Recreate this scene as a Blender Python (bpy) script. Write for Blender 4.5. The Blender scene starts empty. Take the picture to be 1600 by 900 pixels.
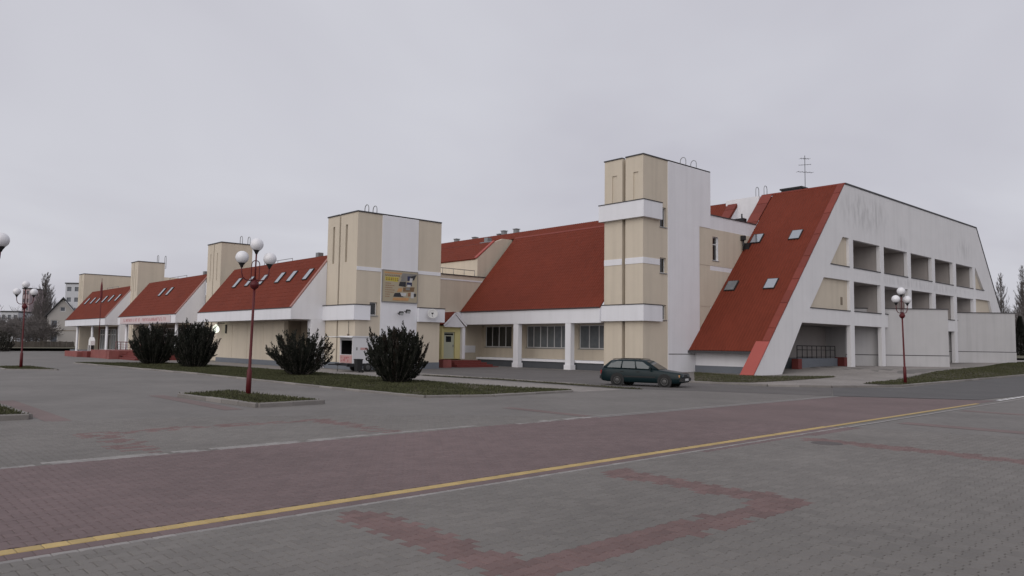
import bpy, math, random
from mathutils import Vector, Matrix
from mathutils.geometry import tessellate_polygon
R = math.radians
C = bpy.context.scene.collection
SC = bpy.context.scene
rng = random.Random(7)

# ------------------------------------------------------------------ camera, sky, sun, exposure
f_px, W_px = 1187.0, 1600.0
yaw, pitch, roll = R(47.9), math.atan(87 / f_px), R(0.81)
fw = Vector((-math.sin(yaw) * math.cos(pitch), math.cos(yaw) * math.cos(pitch), math.sin(pitch)))
r0 = Vector((math.cos(yaw), math.sin(yaw), 0)); u0 = r0.cross(fw)
cr = r0 * math.cos(roll) + u0 * math.sin(roll)
cu = u0 * math.cos(roll) - r0 * math.sin(roll)
CAM = Vector((0, 0, 1.8))
cam = bpy.data.cameras.new('camera'); co = bpy.data.objects.new('camera', cam); C.objects.link(co)
m = Matrix((cr, cu, -fw)).transposed().to_4x4(); m.translation = CAM
co.matrix_world = m
cam.sensor_width = 36; cam.lens = 36 * f_px / W_px; cam.clip_end = 3000; cam.clip_start = 0.1
SC.camera = co
SC.view_settings.view_transform = 'Standard'; SC.view_settings.look = 'None'
SC.view_settings.gamma = 1; SC.view_settings.use_curve_mapping = False
SC.view_settings.exposure = 0.0

SUN_EL, SUN_AZ = R(30), R(160)          # azimuth clockwise from +Y
w = bpy.data.worlds.new('World'); SC.world = w; w.use_nodes = True
nt = w.node_tree; N = nt.nodes; L = nt.links
N.clear()
out = N.new('ShaderNodeOutputWorld'); bg = N.new('ShaderNodeBackground'); L.new(bg.outputs[0], out.inputs[0])
sky = N.new('ShaderNodeTexSky'); sky.sky_type = 'NISHITA'; sky.sun_disc = False
sky.sun_elevation = SUN_EL; sky.sun_rotation = SUN_AZ
sky.air_density = 1.0; sky.dust_density = 3.0
tc = N.new('ShaderNodeTexCoord'); sep = N.new('ShaderNodeSeparateXYZ'); L.new(tc.outputs['Generated'], sep.inputs[0])
def wm(op, a, b):
    n = N.new('ShaderNodeMath'); n.operation = op
    for i, v in enumerate((a, b)):
        if isinstance(v, (int, float)): n.inputs[i].default_value = v
        else: L.new(v, n.inputs[i])
    return n.outputs[0]
zc = wm('MAXIMUM', sep.outputs[2], 0.0)
den = wm('ADD', zc, 0.22)
cb = N.new('ShaderNodeCombineXYZ'); L.new(wm('DIVIDE', sep.outputs[0], den), cb.inputs[0]); L.new(wm('DIVIDE', sep.outputs[1], den), cb.inputs[1])
nz = N.new('ShaderNodeTexNoise'); nz.inputs['Scale'].default_value = 0.8; nz.inputs['Detail'].default_value = 4; nz.inputs['Roughness'].default_value = 0.5; nz.inputs['Distortion'].default_value = 0.4
L.new(cb.outputs[0], nz.inputs['Vector'])
cr_ = N.new('ShaderNodeValToRGB'); L.new(nz.outputs[0], cr_.inputs[0])
e = cr_.color_ramp.elements
e[0].position = 0.30; e[0].color = (6.15, 6.02, 6.72, 1)
e[1].position = 0.72; e[1].color = (7.95, 7.98, 8.6, 1)
mx = N.new('ShaderNodeMixRGB'); mx.inputs[0].default_value = 0.93
L.new(sky.outputs[0], mx.inputs[1]); L.new(cr_.outputs[0], mx.inputs[2]); L.new(mx.outputs[0], bg.inputs[0])
bg.inputs[1].default_value = 0.085
sl = bpy.data.lights.new('sun', 'SUN'); sl.energy = 1.5; sl.angle = R(80); sl.color = (1, 0.95, 0.89)
so = bpy.data.objects.new('sun', sl); C.objects.link(so); so.location = (0, -20, 40)
sd = Vector((math.sin(SUN_AZ) * math.cos(SUN_EL), math.cos(SUN_AZ) * math.cos(SUN_EL), math.sin(SUN_EL)))
so.rotation_euler = (-sd).to_track_quat('-Z', 'Y').to_euler()

# ------------------------------------------------------------------ helpers
def gz(x, y):
    """ground height: level plaza, rising a little in front of the right-hand hall"""
    def ss(a, b, t):
        t = max(0, min(1, (t - a) / (b - a))); return t * t * (3 - 2 * t)
    return ss(-15.2, -20.5, x) * (0.40 * ss(46, 57, y) + 0.22 * ss(68, 84, y))

class MB:
    def __init__(s): s.v = []; s.f = []; s.sm = []
    def add(s, vs, fs, smooth=False):
        o = len(s.v); s.v += [tuple(p) for p in vs]
        for q in fs: s.f.append(tuple(i + o for i in q)); s.sm.append(smooth)
    def box(s, x0, x1, y0, y1, z0, z1):
        s.add([(x0, y0, z0), (x1, y0, z0), (x1, y1, z0), (x0, y1, z0), (x0, y0, z1), (x1, y0, z1), (x1, y1, z1), (x0, y1, z1)],
              [(0, 3, 2, 1), (4, 5, 6, 7), (0, 1, 5, 4), (1, 2, 6, 5), (2, 3, 7, 6), (3, 0, 4, 7)])
        return s
    def obox(s, c, ax, ay, az, hx, hy, hz):
        c = Vector(c); vs = []
        for k in (-1, 1):
            for a, b in ((-1, -1), (1, -1), (1, 1), (-1, 1)):
                vs.append(c + ax * hx * a + ay * hy * b + az * hz * k)
        s.add(vs, [(0, 3, 2, 1), (4, 5, 6, 7), (0, 1, 5, 4), (1, 2, 6, 5), (2, 3, 7, 6), (3, 0, 4, 7)]); return s
    def plate(s, outer, holes, mp, th):
        """flat plate with holes; mp(u, v, d) gives the point, d from 0 (front) to th (back)"""
        loops = [list(outer)] + [list(h) for h in holes]
        tr = tessellate_polygon([[Vector((a, b, 0)) for a, b in l] for l in loops])
        flat = [p for l in loops for p in l]; n = len(flat)
        vs = [mp(a, b, 0) for a, b in flat] + [mp(a, b, th) for a, b in flat]
        fs = [t for t in tr] + [tuple(i + n for i in reversed(t)) for t in tr]
        o = 0
        for l in loops:
            k = len(l)
            for i in range(k):
                j = (i + 1) % k; fs.append((o + i, o + j, o + j + n, o + i + n))
            o += k
        s.add(vs, fs); return s
    def tube(s, pts, rad, n=6, smooth=True, cap=True):
        pts = [Vector(p) for p in pts]; vs = []; fs = []
        up = None
        for i, p in enumerate(pts):
            d = (pts[min(i + 1, len(pts) - 1)] - pts[max(i - 1, 0)]).normalized()
            if up is None: up = d.orthogonal().normalized()
            a = (up - d * up.dot(d))
            a = a.normalized() if a.length > 1e-5 else d.orthogonal().normalized()
            up = a; b = d.cross(a)
            r = rad[i] if isinstance(rad, (list, tuple)) else rad
            for k in range(n):
                t = 2 * math.pi * k / n; vs.append(p + a * (r * math.cos(t)) + b * (r * math.sin(t)))
        for i in range(len(pts) - 1):
            for k in range(n):
                k2 = (k + 1) % n; fs.append((i * n + k, i * n + k2, (i + 1) * n + k2, (i + 1) * n + k))
        if cap:
            fs.append(tuple(range(n - 1, -1, -1))); fs.append(tuple((len(pts) - 1) * n + k for k in range(n)))
        s.add(vs, fs, smooth); return s
    def lathe(s, c, prof, n=16, smooth=True, axis=None):
        c = Vector(c); vs = []; fs = []
        ax = Vector((0, 0, 1)) if axis is None else Vector(axis).normalized()
        a = ax.orthogonal().normalized() if axis is not None else Vector((1, 0, 0)); b = ax.cross(a)
        for r, h in prof:
            for k in range(n):
                t = 2 * math.pi * k / n; vs.append(c + a * (r * math.cos(t)) + b * (r * math.sin(t)) + ax * h)
        for i in range(len(prof) - 1):
            for k in range(n):
                k2 = (k + 1) % n; fs.append((i * n + k, i * n + k2, (i + 1) * n + k2, (i + 1) * n + k))
        fs.append(tuple(range(n - 1, -1, -1))); fs.append(tuple((len(prof) - 1) * n + k for k in range(n)))
        s.add(vs, fs, smooth); return s
    def ball(s, c, r, n=18, k=10):
        prof = [(max(1e-3, r * math.sin(math.pi * i / k)), -r * math.cos(math.pi * i / k)) for i in range(k + 1)]
        return s.lathe(c, prof, n)
    def mesh(s, name, mat):
        me = bpy.data.meshes.new(name); me.from_pydata(s.v, [], s.f)
        me.polygons.foreach_set('use_smooth', s.sm)
        if mat: me.materials.append(mat)
        me.update(); return me
    def build(s, name, mat, parent=None, origin=None):
        if origin is not None:
            o_ = Vector(origin); s.v = [tuple(Vector(p) - o_) for p in s.v]
        elif parent is not None:
            o_ = parent.matrix_basis.translation.copy(); pp = parent.parent
            while pp: o_ += pp.matrix_basis.translation; pp = pp.parent
            s.v = [tuple(Vector(p) - o_) for p in s.v]
        ob = bpy.data.objects.new(name, s.mesh(name, mat)); C.objects.link(ob)
        if origin is not None: ob.location = origin
        if parent: ob.parent = parent
        return ob

def tag(o, label=None, cat=None, group=None, kind=None):
    if label: o['label'] = label
    if cat: o['category'] = cat
    if group: o['group'] = group
    if kind: o['kind'] = kind
    return o
def empty(name, loc, label, cat, group=None, rz=0.0):
    o = bpy.data.objects.new(name, None); C.objects.link(o); o.location = loc; o.rotation_euler = (0, 0, rz)
    o.empty_display_size = 0.3
    return tag(o, label, cat, group)
def copy_tree(o, parent=None):
    c = o.copy(); C.objects.link(c); c.parent = parent
    for ch in list(o.children): copy_tree(ch, c)
    return c
def gnd(x, y, z=0.0):
    d = fw + cr * ((x - 800) / f_px) - cu * ((y - 450) / f_px)
    return CAM + d * ((z - CAM.z) / d.z)

# ------------------------------------------------------------------ materials
def mat(name, col, rough=0.8, var=0.12, scale=3.0, bump=0.0, bscale=40.0, metal=0.0, spec=0.4, streak=0.0, rnd=0.0, emit=None, fine=0.0, coords='Object', trans=0.0, stain=None, wide=0.0):
    m = bpy.data.materials.new(name); m.use_nodes = True; t = m.node_tree; n = t.nodes; l = t.links
    b = n['Principled BSDF']
    b.inputs['Roughness'].default_value = rough; b.inputs['Metallic'].default_value = metal
    b.inputs['Specular IOR Level'].default_value = spec
    if trans: b.inputs['Transmission Weight'].default_value = trans
    geo = n.new('ShaderNodeNewGeometry')
    def math_(op, a, b_):
        q = n.new('ShaderNodeMath'); q.operation = op
        for i, v in enumerate((a, b_)):
            if isinstance(v, (int, float)): q.inputs[i].default_value = v
            else: l.new(v, q.inputs[i])
        return q.outputs[0]
    def noise(sc, det=4, vec=None):
        q = n.new('ShaderNodeTexNoise'); q.inputs['Scale'].default_value = sc; q.inputs['Detail'].default_value = det
        l.new(vec if vec is not None else geo.outputs['Position'], q.inputs['Vector']); return q.outputs[0]
    val = math_('MULTIPLY_ADD', math_('SUBTRACT', noise(scale), 0.5), 2 * var); 
    val.node.inputs[2].default_value = 1.0
    if fine:
        v2 = math_('MULTIPLY_ADD', math_('SUBTRACT', noise(60, 2), 0.5), 2 * fine); v2.node.inputs[2].default_value = 1.0
        val = math_('MULTIPLY', val, v2)
    if wide:
        v4 = math_('MULTIPLY_ADD', math_('SUBTRACT', noise(0.22, 6), 0.5), 2 * wide); v4.node.inputs[2].default_value = 1.0
        val = math_('MULTIPLY', val, v4)
    if streak:
        mp = n.new('ShaderNodeMapping'); mp.inputs['Scale'].default_value = (2.2, 2.2, 0.12); l.new(geo.outputs['Position'], mp.inputs['Vector'])
        s_ = noise(1.0, 5, mp.outputs[0]); 
        mr = n.new('ShaderNodeMapRange'); mr.inputs[1].default_value = 0.45; mr.inputs[2].default_value = 0.75; mr.inputs[3].default_value = 1.0; mr.inputs[4].default_value = 1.0 - streak
        l.new(s_, mr.inputs[0]); val = math_('MULTIPLY', val, mr.outputs[0])
    if stain:
        # one weathered patch: (centre y, z, half widths) on an X-facing wall, broken up by streaky noise
        for (cy, cz, hy, hz, amt) in stain:
            sp = n.new('ShaderNodeSeparateXYZ'); l.new(geo.outputs['Position'], sp.inputs[0])
            a = math_('DIVIDE', math_('SUBTRACT', sp.outputs[1], cy), hy); c_ = math_('DIVIDE', math_('SUBTRACT', sp.outputs[2], cz), hz)
            d = math_('SUBTRACT', 1.0, math_('ADD', math_('MULTIPLY', a, a), math_('MULTIPLY', c_, c_)))
            d = math_('MAXIMUM', d, 0.0)
            mp = n.new('ShaderNodeMapping'); mp.inputs['Scale'].default_value = (1, 1.7, 0.5); l.new(geo.outputs['Position'], mp.inputs['Vector'])
            q = n.new('ShaderNodeMapRange'); q.inputs[1].default_value = 0.42; q.inputs[2].default_value = 0.7; l.new(noise(1.3, 6, mp.outputs[0]), q.inputs[0])
            val = math_('MULTIPLY', val, math_('SUBTRACT', 1.0, math_('MULTIPLY', math_('MULTIPLY', d, q.outputs[0]), amt)))
    if rnd:
        oi = n.new('ShaderNodeObjectInfo'); at = n.new('ShaderNodeAttribute'); at.attribute_name = 'rnd'
        fr = math_('FRACT', math_('ADD', oi.outputs['Random'], at.outputs['Fac']), 0)
        v3 = math_('MULTIPLY_ADD', math_('SUBTRACT', fr, 0.5), 2 * rnd); v3.node.inputs[2].default_value = 1.0
        val = math_('MULTIPLY', val, v3)
    mixc = n.new('ShaderNodeVectorMath'); mixc.operation = 'SCALE'
    mixc.inputs[0].default_value = col[:3]; l.new(val, mixc.inputs['Scale'])
    l.new(mixc.outputs[0], b.inputs['Base Color'])
    if bump:
        bp = n.new('ShaderNodeBump'); bp.inputs['Strength'].default_value = bump; bp.inputs['Distance'].default_value = 0.02
        l.new(noise(bscale, 3), bp.inputs['Height']); l.new(bp.outputs[0], b.inputs['Normal'])
    if emit:
        b.inputs['Emission Color'].default_value = (*emit[0], 1); b.inputs['Emission Strength'].default_value = emit[1]
    return m

def paving_mat(name, c1, c2, joint, bw=0.2, rh=0.14, var=0.16):
    """block paving seen from afar: running bond with dark joints, per-block tone, wide blotches"""
    m = bpy.data.materials.new(name); m.use_nodes = True; t = m.node_tree; n = t.nodes; l = t.links
    b = n['Principled BSDF']; b.inputs['Roughness'].default_value = 0.75; b.inputs['Specular IOR Level'].default_value = 0.35
    geo = n.new('ShaderNodeNewGeometry')
    mp = n.new('ShaderNodeMapping'); mp.inputs['Rotation'].default_value = (0, 0, R(90 - 2.08)); l.new(geo.outputs['Position'], mp.inputs['Vector'])
    br = n.new('ShaderNodeTexBrick'); l.new(mp.outputs[0], br.inputs['Vector'])
    br.inputs['Scale'].default_value = 1.0; br.inputs['Brick Width'].default_value = bw; br.inputs['Row Height'].default_value = rh
    br.inputs['Mortar Size'].default_value = 0.006; br.inputs['Mortar Smooth'].default_value = 0.3; br.inputs['Bias'].default_value = 0
    br.inputs['Color1'].default_value = (*c1, 1); br.inputs['Color2'].default_value = (*c2, 1); br.inputs['Mortar'].default_value = (*joint, 1)
    nz = n.new('ShaderNodeTexNoise'); nz.inputs['Scale'].default_value = 0.35; nz.inputs['Detail'].default_value = 6; nz.inputs['Roughness'].default_value = 0.65; l.new(geo.outputs['Position'], nz.inputs['Vector'])
    mr = n.new('ShaderNodeMapRange'); mr.inputs[1].default_value = 0.3; mr.inputs[2].default_value = 0.7; mr.inputs[3].default_value = 1 - var; mr.inputs[4].default_value = 1 + var; l.new(nz.outputs[0], mr.inputs[0])
    vm = n.new('ShaderNodeVectorMath'); vm.operation = 'SCALE'; l.new(br.outputs[0], vm.inputs[0]); l.new(mr.outputs[0], vm.inputs['Scale'])
    l.new(vm.outputs[0], b.inputs['Base Color'])
    return m

M = {}
M['beige'] = mat('beige_render', (0.575, 0.510, 0.418), 0.9, 0.05, 1.2, 0.25, 55, streak=0.10, fine=0.05)
M['beige_side'] = M['beige']
M['white'] = mat('white_render', (0.73, 0.73, 0.765), 0.88, 0.05, 1.0, 0.25, 55, streak=0.06, fine=0.04)
M['gable'] = mat('weathered_white_render', (0.70, 0.695, 0.71), 0.9, 0.06, 0.8, 0.3, 50, streak=0.06, fine=0.05,
                 stain=[(60.6, 12.4, 5.2, 1.7, 0.34), (83.5, 11.6, 2.6, 1.5, 0.2), (68, 10.8, 1.2, 0.7, 0.25), (72.5, 7.5, 14, 0.5, 0.2)])
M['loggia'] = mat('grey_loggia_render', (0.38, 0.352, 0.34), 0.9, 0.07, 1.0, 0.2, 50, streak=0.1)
M['block'] = mat('grey_white_render', (0.455, 0.45, 0.46), 0.9, 0.07, 0.8, 0.3, 50, streak=0.10, fine=0.05)
M['fascia'] = mat('white_fascia', (0.72, 0.725, 0.765), 0.6, 0.03, 1.0, 0.05, 30, streak=0.06)
M['roof'] = mat('dark_red_metal_roof', (0.152, 0.031, 0.017), 0.7, 0.14, 0.45, 0, streak=0.13, spec=0.15, fine=0.06)
M['flash'] = mat('red_metal_flashing', (0.185, 0.041, 0.029), 0.6, 0.10, 0.7, 0, spec=0.25, rnd=0.14)
M['flash_low'] = mat('gloss_lightened_flashing', (0.36, 0.088, 0.075), 0.6, 0.06, 0.7, 0, spec=0.25)  # red sheet made lighter, its gloss put into the colour
M['plinth'] = mat('blue_grey_plinth', (0.15, 0.165, 0.19), 0.85, 0.12, 1.5, 0.2, 40)
M['plinth_dark'] = mat('dark_plinth', (0.07, 0.075, 0.085), 0.85, 0.12, 1.5, 0.2, 40)
M['cap'] = mat('dark_coping', (0.05, 0.048, 0.052), 0.6, 0.1)
M['dark'] = mat('dark_recess_paint', (0.06, 0.052, 0.045), 0.9, 0.1)
M['slit'] = mat('brown_and_recess_shade', (0.20, 0.165, 0.125), 0.9, 0.1)  # dark beige standing for shade in recesses; also plain brown fittings
M['frame'] = mat('white_window_frame', (0.62, 0.62, 0.63), 0.5, 0.03)
M['darkframe'] = mat('dark_window_frame', (0.035, 0.033, 0.033), 0.5, 0.03)
M['glass'] = mat('dark_window_glass', (0.012, 0.014, 0.016), 0.06, 0.02, spec=0.6)
M['glass_grey'] = mat('curtained_window_glass', (0.15, 0.165, 0.18), 0.12, 0.35, 2.0, spec=0.6)
M['skyglass'] = mat('skylight_glass', (0.48, 0.51, 0.54), 0.12, 0.02, metal=0.85, spec=0.6)
M['steel'] = mat('grey_steel', (0.25, 0.26, 0.27), 0.45, 0.1, metal=0.4)
M['black'] = mat('black_metal', (0.018, 0.018, 0.020), 0.5, 0.1)
M['red_paint'] = mat('dark_red_lamp_paint', (0.085, 0.007, 0.010), 0.5, 0.08, 6, spec=0.35)
M['red_step'] = mat('red_step_paint', (0.15, 0.032, 0.028), 0.75, 0.18, 2.5)
M['pink_paint'] = mat('faded_red_paint', (0.24, 0.078, 0.070), 0.75, 0.35, 2.0)
M['globe'] = mat('opal_globe', (0.74, 0.74, 0.77), 0.25, 0.02, spec=0.5)
M['lit'] = mat('lit_lamp', (0.8, 0.85, 0.75), 0.4, 0.02, emit=((0.93, 1.0, 0.85), 1.15))
M['yellow_wall'] = mat('pale_yellow_render', (0.58, 0.53, 0.26), 0.85, 0.06, 1.5)
M['door'] = mat('pale_green_door', (0.42, 0.45, 0.36), 0.6, 0.06, 2)
M['asphalt'] = mat('asphalt', (0.098, 0.096, 0.097), 0.9, 0.22, 0.5, 0.4, 60, fine=0.2)
M['asphalt_old'] = mat('worn_asphalt', (0.115, 0.108, 0.105), 0.9, 0.25, 0.6, 0.4, 60, fine=0.2)
M['kerb'] = mat('concrete_kerb', (0.215, 0.20, 0.19), 0.9, 0.18, 3, 0.3, 50, rnd=0.18)
M['soil'] = mat('dry_turf', (0.056, 0.048, 0.028), 0.95, 0.5, 1.6, 0.6, 30, fine=0.3)
M['grass'] = mat('winter_grass', (0.056, 0.059, 0.025), 0.85, 0.45, 0.9, rnd=0.3)
M['conifer'] = mat('dark_conifer_leaf', (0.009, 0.011, 0.006), 0.8, 0.4, 1.3, rnd=0.3)
M['conifer_brown'] = mat('brown_conifer_leaf', (0.018, 0.012, 0.007), 0.8, 0.4, 1.3, rnd=0.3)
M['bark'] = mat('grey_brown_bark', (0.085, 0.074, 0.066), 0.9, 0.25, 3)
M['twig'] = mat('bare_twigs', (0.12, 0.108, 0.105), 0.9, 0.2, 2)
M['paving'] = paving_mat('grey_block_paving', (0.150, 0.141, 0.133), (0.166, 0.156, 0.147), (0.135, 0.128, 0.12))
M['paving_light'] = paving_mat('pale_path_paving', (0.23, 0.212, 0.198), (0.27, 0.25, 0.235), (0.18, 0.17, 0.16))
M['paving_red'] = paving_mat('red_block_paving', (0.139, 0.100, 0.098), (0.152, 0.109, 0.107), (0.13, 0.10, 0.097))
M['paving_stripe'] = paving_mat('red_stripe_paving', (0.152, 0.112, 0.106), (0.165, 0.121, 0.114), (0.14, 0.112, 0.106))
M['p_grey'] = mat('grey_paver', (0.158, 0.148, 0.138), 0.75, 0.16, 0.7, 0.25, 120, rnd=0.08, fine=0.12, wide=0.28)
M['p_road'] = mat('dull_red_paver', (0.143, 0.103, 0.102), 0.75, 0.15, 0.7, 0.25, 120, rnd=0.09, fine=0.12, wide=0.25)
M['p_red'] = mat('red_paver', (0.152, 0.099, 0.093), 0.75, 0.2, 0.7, 0.25, 120, rnd=0.14, fine=0.12, wide=0.25)
M['p_yellow'] = mat('yellow_painted_paver', (0.43, 0.315, 0.13), 0.7, 0.22, 4, 0.25, 120, rnd=0.12, fine=0.12)
M['p_white'] = mat('whitish_paver', (0.255, 0.243, 0.235), 0.75, 0.25, 4, 0.25, 120, rnd=0.15, fine=0.10)
M['joint'] = mat('paver_joint_sand', (0.20, 0.19, 0.178), 0.95, 0.5, 3, 0.3, 90)
M['car'] = mat('dark_teal_car_paint', (0.004, 0.014, 0.017), 0.3, 0.04, 1, spec=0.25)
M['car_black'] = mat('black_plastic', (0.012, 0.012, 0.013), 0.6, 0.05)
M['rubber'] = mat('tyre_rubber', (0.015, 0.015, 0.015), 0.85, 0.1)
M['car_glass'] = mat('car_glass', (0.03, 0.045, 0.05), 0.04, 0.02, spec=0.9)
M['rim'] = mat('dull_wheel_rim', (0.09, 0.09, 0.09), 0.45, 0.1, metal=0.5)
M['headlight'] = mat('headlight_glass', (0.55, 0.57, 0.58), 0.12, 0.03, spec=0.7)
M['tail'] = mat('tail_light', (0.22, 0.012, 0.012), 0.2, 0.03)
M['plate'] = mat('number_plate', (0.55, 0.55, 0.55), 0.5, 0.02)
M['trailer'] = mat('white_trailer_panel', (0.62, 0.62, 0.64), 0.5, 0.04, 2)
M['pinkish'] = mat('pink_printed_panel', (0.50, 0.30, 0.29), 0.6, 0.12, 6)
M['poster'] = mat('yellow_poster_print', (0.38, 0.33, 0.24), 0.6, 0.05, 2)
M['ink_red'] = mat('dull_red_ink', (0.26, 0.13, 0.07), 0.6, 0.1)
M['ink_yellow'] = mat('yellow_ink', (0.50, 0.42, 0.07), 0.6, 0.1)
M['ink_blue'] = mat('navy_ink', (0.03, 0.035, 0.085), 0.6, 0.3, 3)
M['ink_dark'] = mat('dark_ink', (0.03, 0.03, 0.035), 0.6, 0.3, 3)
M['ink_pale'] = mat('pale_ink', (0.50, 0.50, 0.50), 0.6, 0.15, 3)
M['ink_grey'] = mat('grey_ink', (0.22, 0.21, 0.20), 0.6, 0.2, 3)
M['ink_brown'] = mat('brown_ink', (0.17, 0.105, 0.055), 0.6, 0.3, 3)
M['ink_orange'] = mat('orange_ink', (0.47, 0.26, 0.12), 0.6, 0.15, 3)
M['banner_red'] = mat('faded_red_lettering', (0.42, 0.14, 0.15), 0.7, 0.1)
M['banner'] = mat('pinkish_banner_cloth', (0.58, 0.50, 0.51), 0.8, 0.05)
M['flag'] = mat('dark_red_cloth', (0.13, 0.025, 0.03), 0.8, 0.1)
M['house'] = mat('pale_house_render', (0.42, 0.40, 0.38), 0.9, 0.06, 0.6)
M['house_roof'] = mat('dark_house_roof', (0.055, 0.055, 0.058), 0.8, 0.1)
M['far_white'] = mat('far_pale_panel', (0.46, 0.47, 0.50), 0.9, 0.06, 0.4)
M['far_pink'] = mat('far_pinkish_panel', (0.36, 0.29, 0.30), 0.9, 0.06, 0.4)
M['far_win'] = mat('far_window_glass', (0.10, 0.11, 0.13), 0.3, 0.1)
M['fence'] = mat('weathered_fence_wood', (0.115, 0.10, 0.085), 0.9, 0.2, 1.0, rnd=0.2)
M['verge_pale'] = mat('faded_red_edge', (0.36, 0.20, 0.18), 0.7, 0.1)
M['white_paint'] = mat('white_paint', (0.75, 0.75, 0.75), 0.6, 0.03)
M['iron'] = mat('cast_iron', (0.085, 0.074, 0.072), 0.7, 0.15, 8)

# ------------------------------------------------------------------ ground
def sheet(name, quad, m, off, n1=1, n2=1, kind='structure', parent=None):
    """bilinear patch of four corners laid on the ground"""
    b = MB(); vs = []; fs = []
    for i in range(n1 + 1):
        for j in range(n2 + 1):
            s_, t_ = i / n1, j / n2
            p = (Vector(quad[0]) * (1 - s_) * (1 - t_) + Vector(quad[1]) * s_ * (1 - t_) + Vector(quad[2]) * s_ * t_ + Vector(quad[3]) * (1 - s_) * t_)
            vs.append((p.x, p.y, gz(p.x, p.y) + off))
    for i in range(n1):
        for j in range(n2):
            a = i * (n2 + 1) + j; fs.append((a, a + n2 + 1, a + n2 + 2, a + 1))
    b.add(vs, fs); o = b.build(name, m, parent, origin=None if parent else (0, 0, 0))
    if kind: o['kind'] = kind
    return o
def strip(name, left, right, m, off, sub=6, kind='structure'):
    """ribbon between two polylines with the same number of points"""
    b = MB(); vs = []; fs = []
    lp, rp = [], []
    for i in range(len(left) - 1):
        for k in range(sub):
            t = k / sub
            lp.append(Vector(left[i]).lerp(Vector(left[i + 1]), t)); rp.append(Vector(right[i]).lerp(Vector(right[i + 1]), t))
    lp.append(Vector(left[-1])); rp.append(Vector(right[-1]))
    nn = 5
    for a, c in zip(lp, rp):
        for k in range(nn):
            p = a.lerp(c, k / (nn - 1)); vs.append((p.x, p.y, gz(p.x, p.y) + off))
    for i in range(len(lp) - 1):
        for k in range(nn - 1):
            q = i * nn + k; fs.append((q, q + 1, q + nn + 1, q + nn))
    b.add(vs, fs); o = b.build(name, m, None, origin=(0, 0, 0)); o['kind'] = kind; return o

# base sheet: fine grid where it rises, long quads to the horizon
def axis(a, b, step, far):
    v = [a - far, a - 120, a - 30]; x = a
    while x <= b + 1e-6: v.append(x); x += step
    return v + [b + 30, b + 120, b + far]
xs = axis(-60, 10, 1.0, 1500); ys = axis(0, 110, 1.5, 1500)
gb = MB(); gv = [(x, y, gz(x, y)) for x in xs for y in ys]; ny = len(ys)
gb.add(gv, [(i * ny + j, (i + 1) * ny + j, (i + 1) * ny + j + 1, i * ny + j + 1) for i in range(len(xs) - 1) for j in range(ny - 1)])
plaza = gb.build('plaza_pavement', M['paving'], None, origin=(0, 0, 0)); plaza['kind'] = 'structure'

YX = lambda y: -7.53 - 0.0364 * y         # yellow line
WX = lambda y: -12.36 - 0.0225 * y        # whitish line at the far edge of the red roadway
red_road = strip('red_paved_road', [(WX(-20), -20), (WX(0), 0), (WX(28.3), 28.3)], [(YX(-20), -20), (YX(0), 0), (YX(31.4), 31.4)], M['paving_red'], 0.004)
STRIPES = [(-7.15, -4.25, 3.95, 4.45), (-4.68, -4.25, 4.45, 8.1), (-7.15, -4.25, 8.1, 8.68), (-7.3, 3.0, 14.2, 14.75), (-7.5, 3.0, 19.4, 20.0), (-7.9, 3.0, 25.0, 25.5),
           (-16.1, -12.7, 3.62, 4.18), (-16.1, -15.6, 4.18, 8.2), (-16.1, -12.8, 8.2, 8.75), (-25.5, -18.6, 3.62, 4.12), (-16.1, -13.0, 14.2, 14.6), (-25.6, -19.4, 7.72, 8.2)]
for q in STRIPES:
    if q[3] > 12 or q[0] < -16 or True:
        x0, x1, y0, y1 = q
        sheet('red_paving_stripe', [(x0, y0, 0), (x1, y0, 0), (x1, y1, 0), (x0, y1, 0)], M['paving_stripe'], 0.004, 2, 2)
R_NEAR = 19.0
# far continuation of the two lines
def line_piece(name, fx, y0, y1, wd, m, off):
    return strip(name, [(fx(y0) - wd / 2, y0), (fx(y1) - wd / 2, y1)], [(fx(y0) + wd / 2, y0), (fx(y1) + wd / 2, y1)], m, off)
line_piece('yellow_road_line', YX, -6, 29.0, 0.155, M['p_yellow'], 0.0085)
line_piece('whitish_road_line', lambda y: YX(y) + 0.335, -6, 40, 0.09, M['p_white'], 0.0085)
line_piece('whitish_road_line', WX, -6, 28.3, 0.15, M['p_white'], 0.0085)
line_piece('whitish_road_line', lambda y: WX(y) - 0.19, -6, 28.3, 0.12, M['p_white'], 0.0085)
for k in range(9):
    y = 31.5 + k * 0.85
    line_piece('white_edge_dash', YX, y, y + 0.6, 0.17, M['white_paint'], 0.010)

# --- near pavers: dumbbell blocks, the largest in view one by one, the rest joined
def paver_outline(L_, wd, waist):
    a, c = L_ / 2, wd / 2; s_ = waist / 2; t_ = 0.028; g = 0.045
    return [(-c, -a), (c, -a), (c, -a + g), (s_, -a + g + t_), (s_, a - g - t_), (c, a - g), (c, a), (-c, a), (-c, a - g), (-s_, a - g - t_), (-s_, -a + g + t_), (-c, -a + g)]
def paver_geo(ol, h=0.013):
    n_ = len(ol); k = 0.006
    top = [(x - math.copysign(min(k, abs(x)), x), y - math.copysign(min(k, abs(y)), y), h) for x, y in ol]
    mid = [(x, y, h - 0.006) for x, y in ol]
    vs = top + mid
    return vs, [tuple(range(n_))] + [(i, i + n_, (i + 1) % n_ + n_, (i + 1) % n_) for i in range(n_)]
OL = paver_outline(0.196, 0.162, 0.112)
RECT = lambda wd, L_: [(-wd / 2, -L_ / 2), (wd / 2, -L_ / 2), (wd / 2, L_ / 2), (-wd / 2, L_ / 2)]
cols = []            # (u centre, outline, forced colour)
cols.append((-7.53, RECT(0.155, 0.196), 'p_yellow'))
cols.append((-7.345, RECT(0.18, 0.196), 'p_road'))
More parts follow.
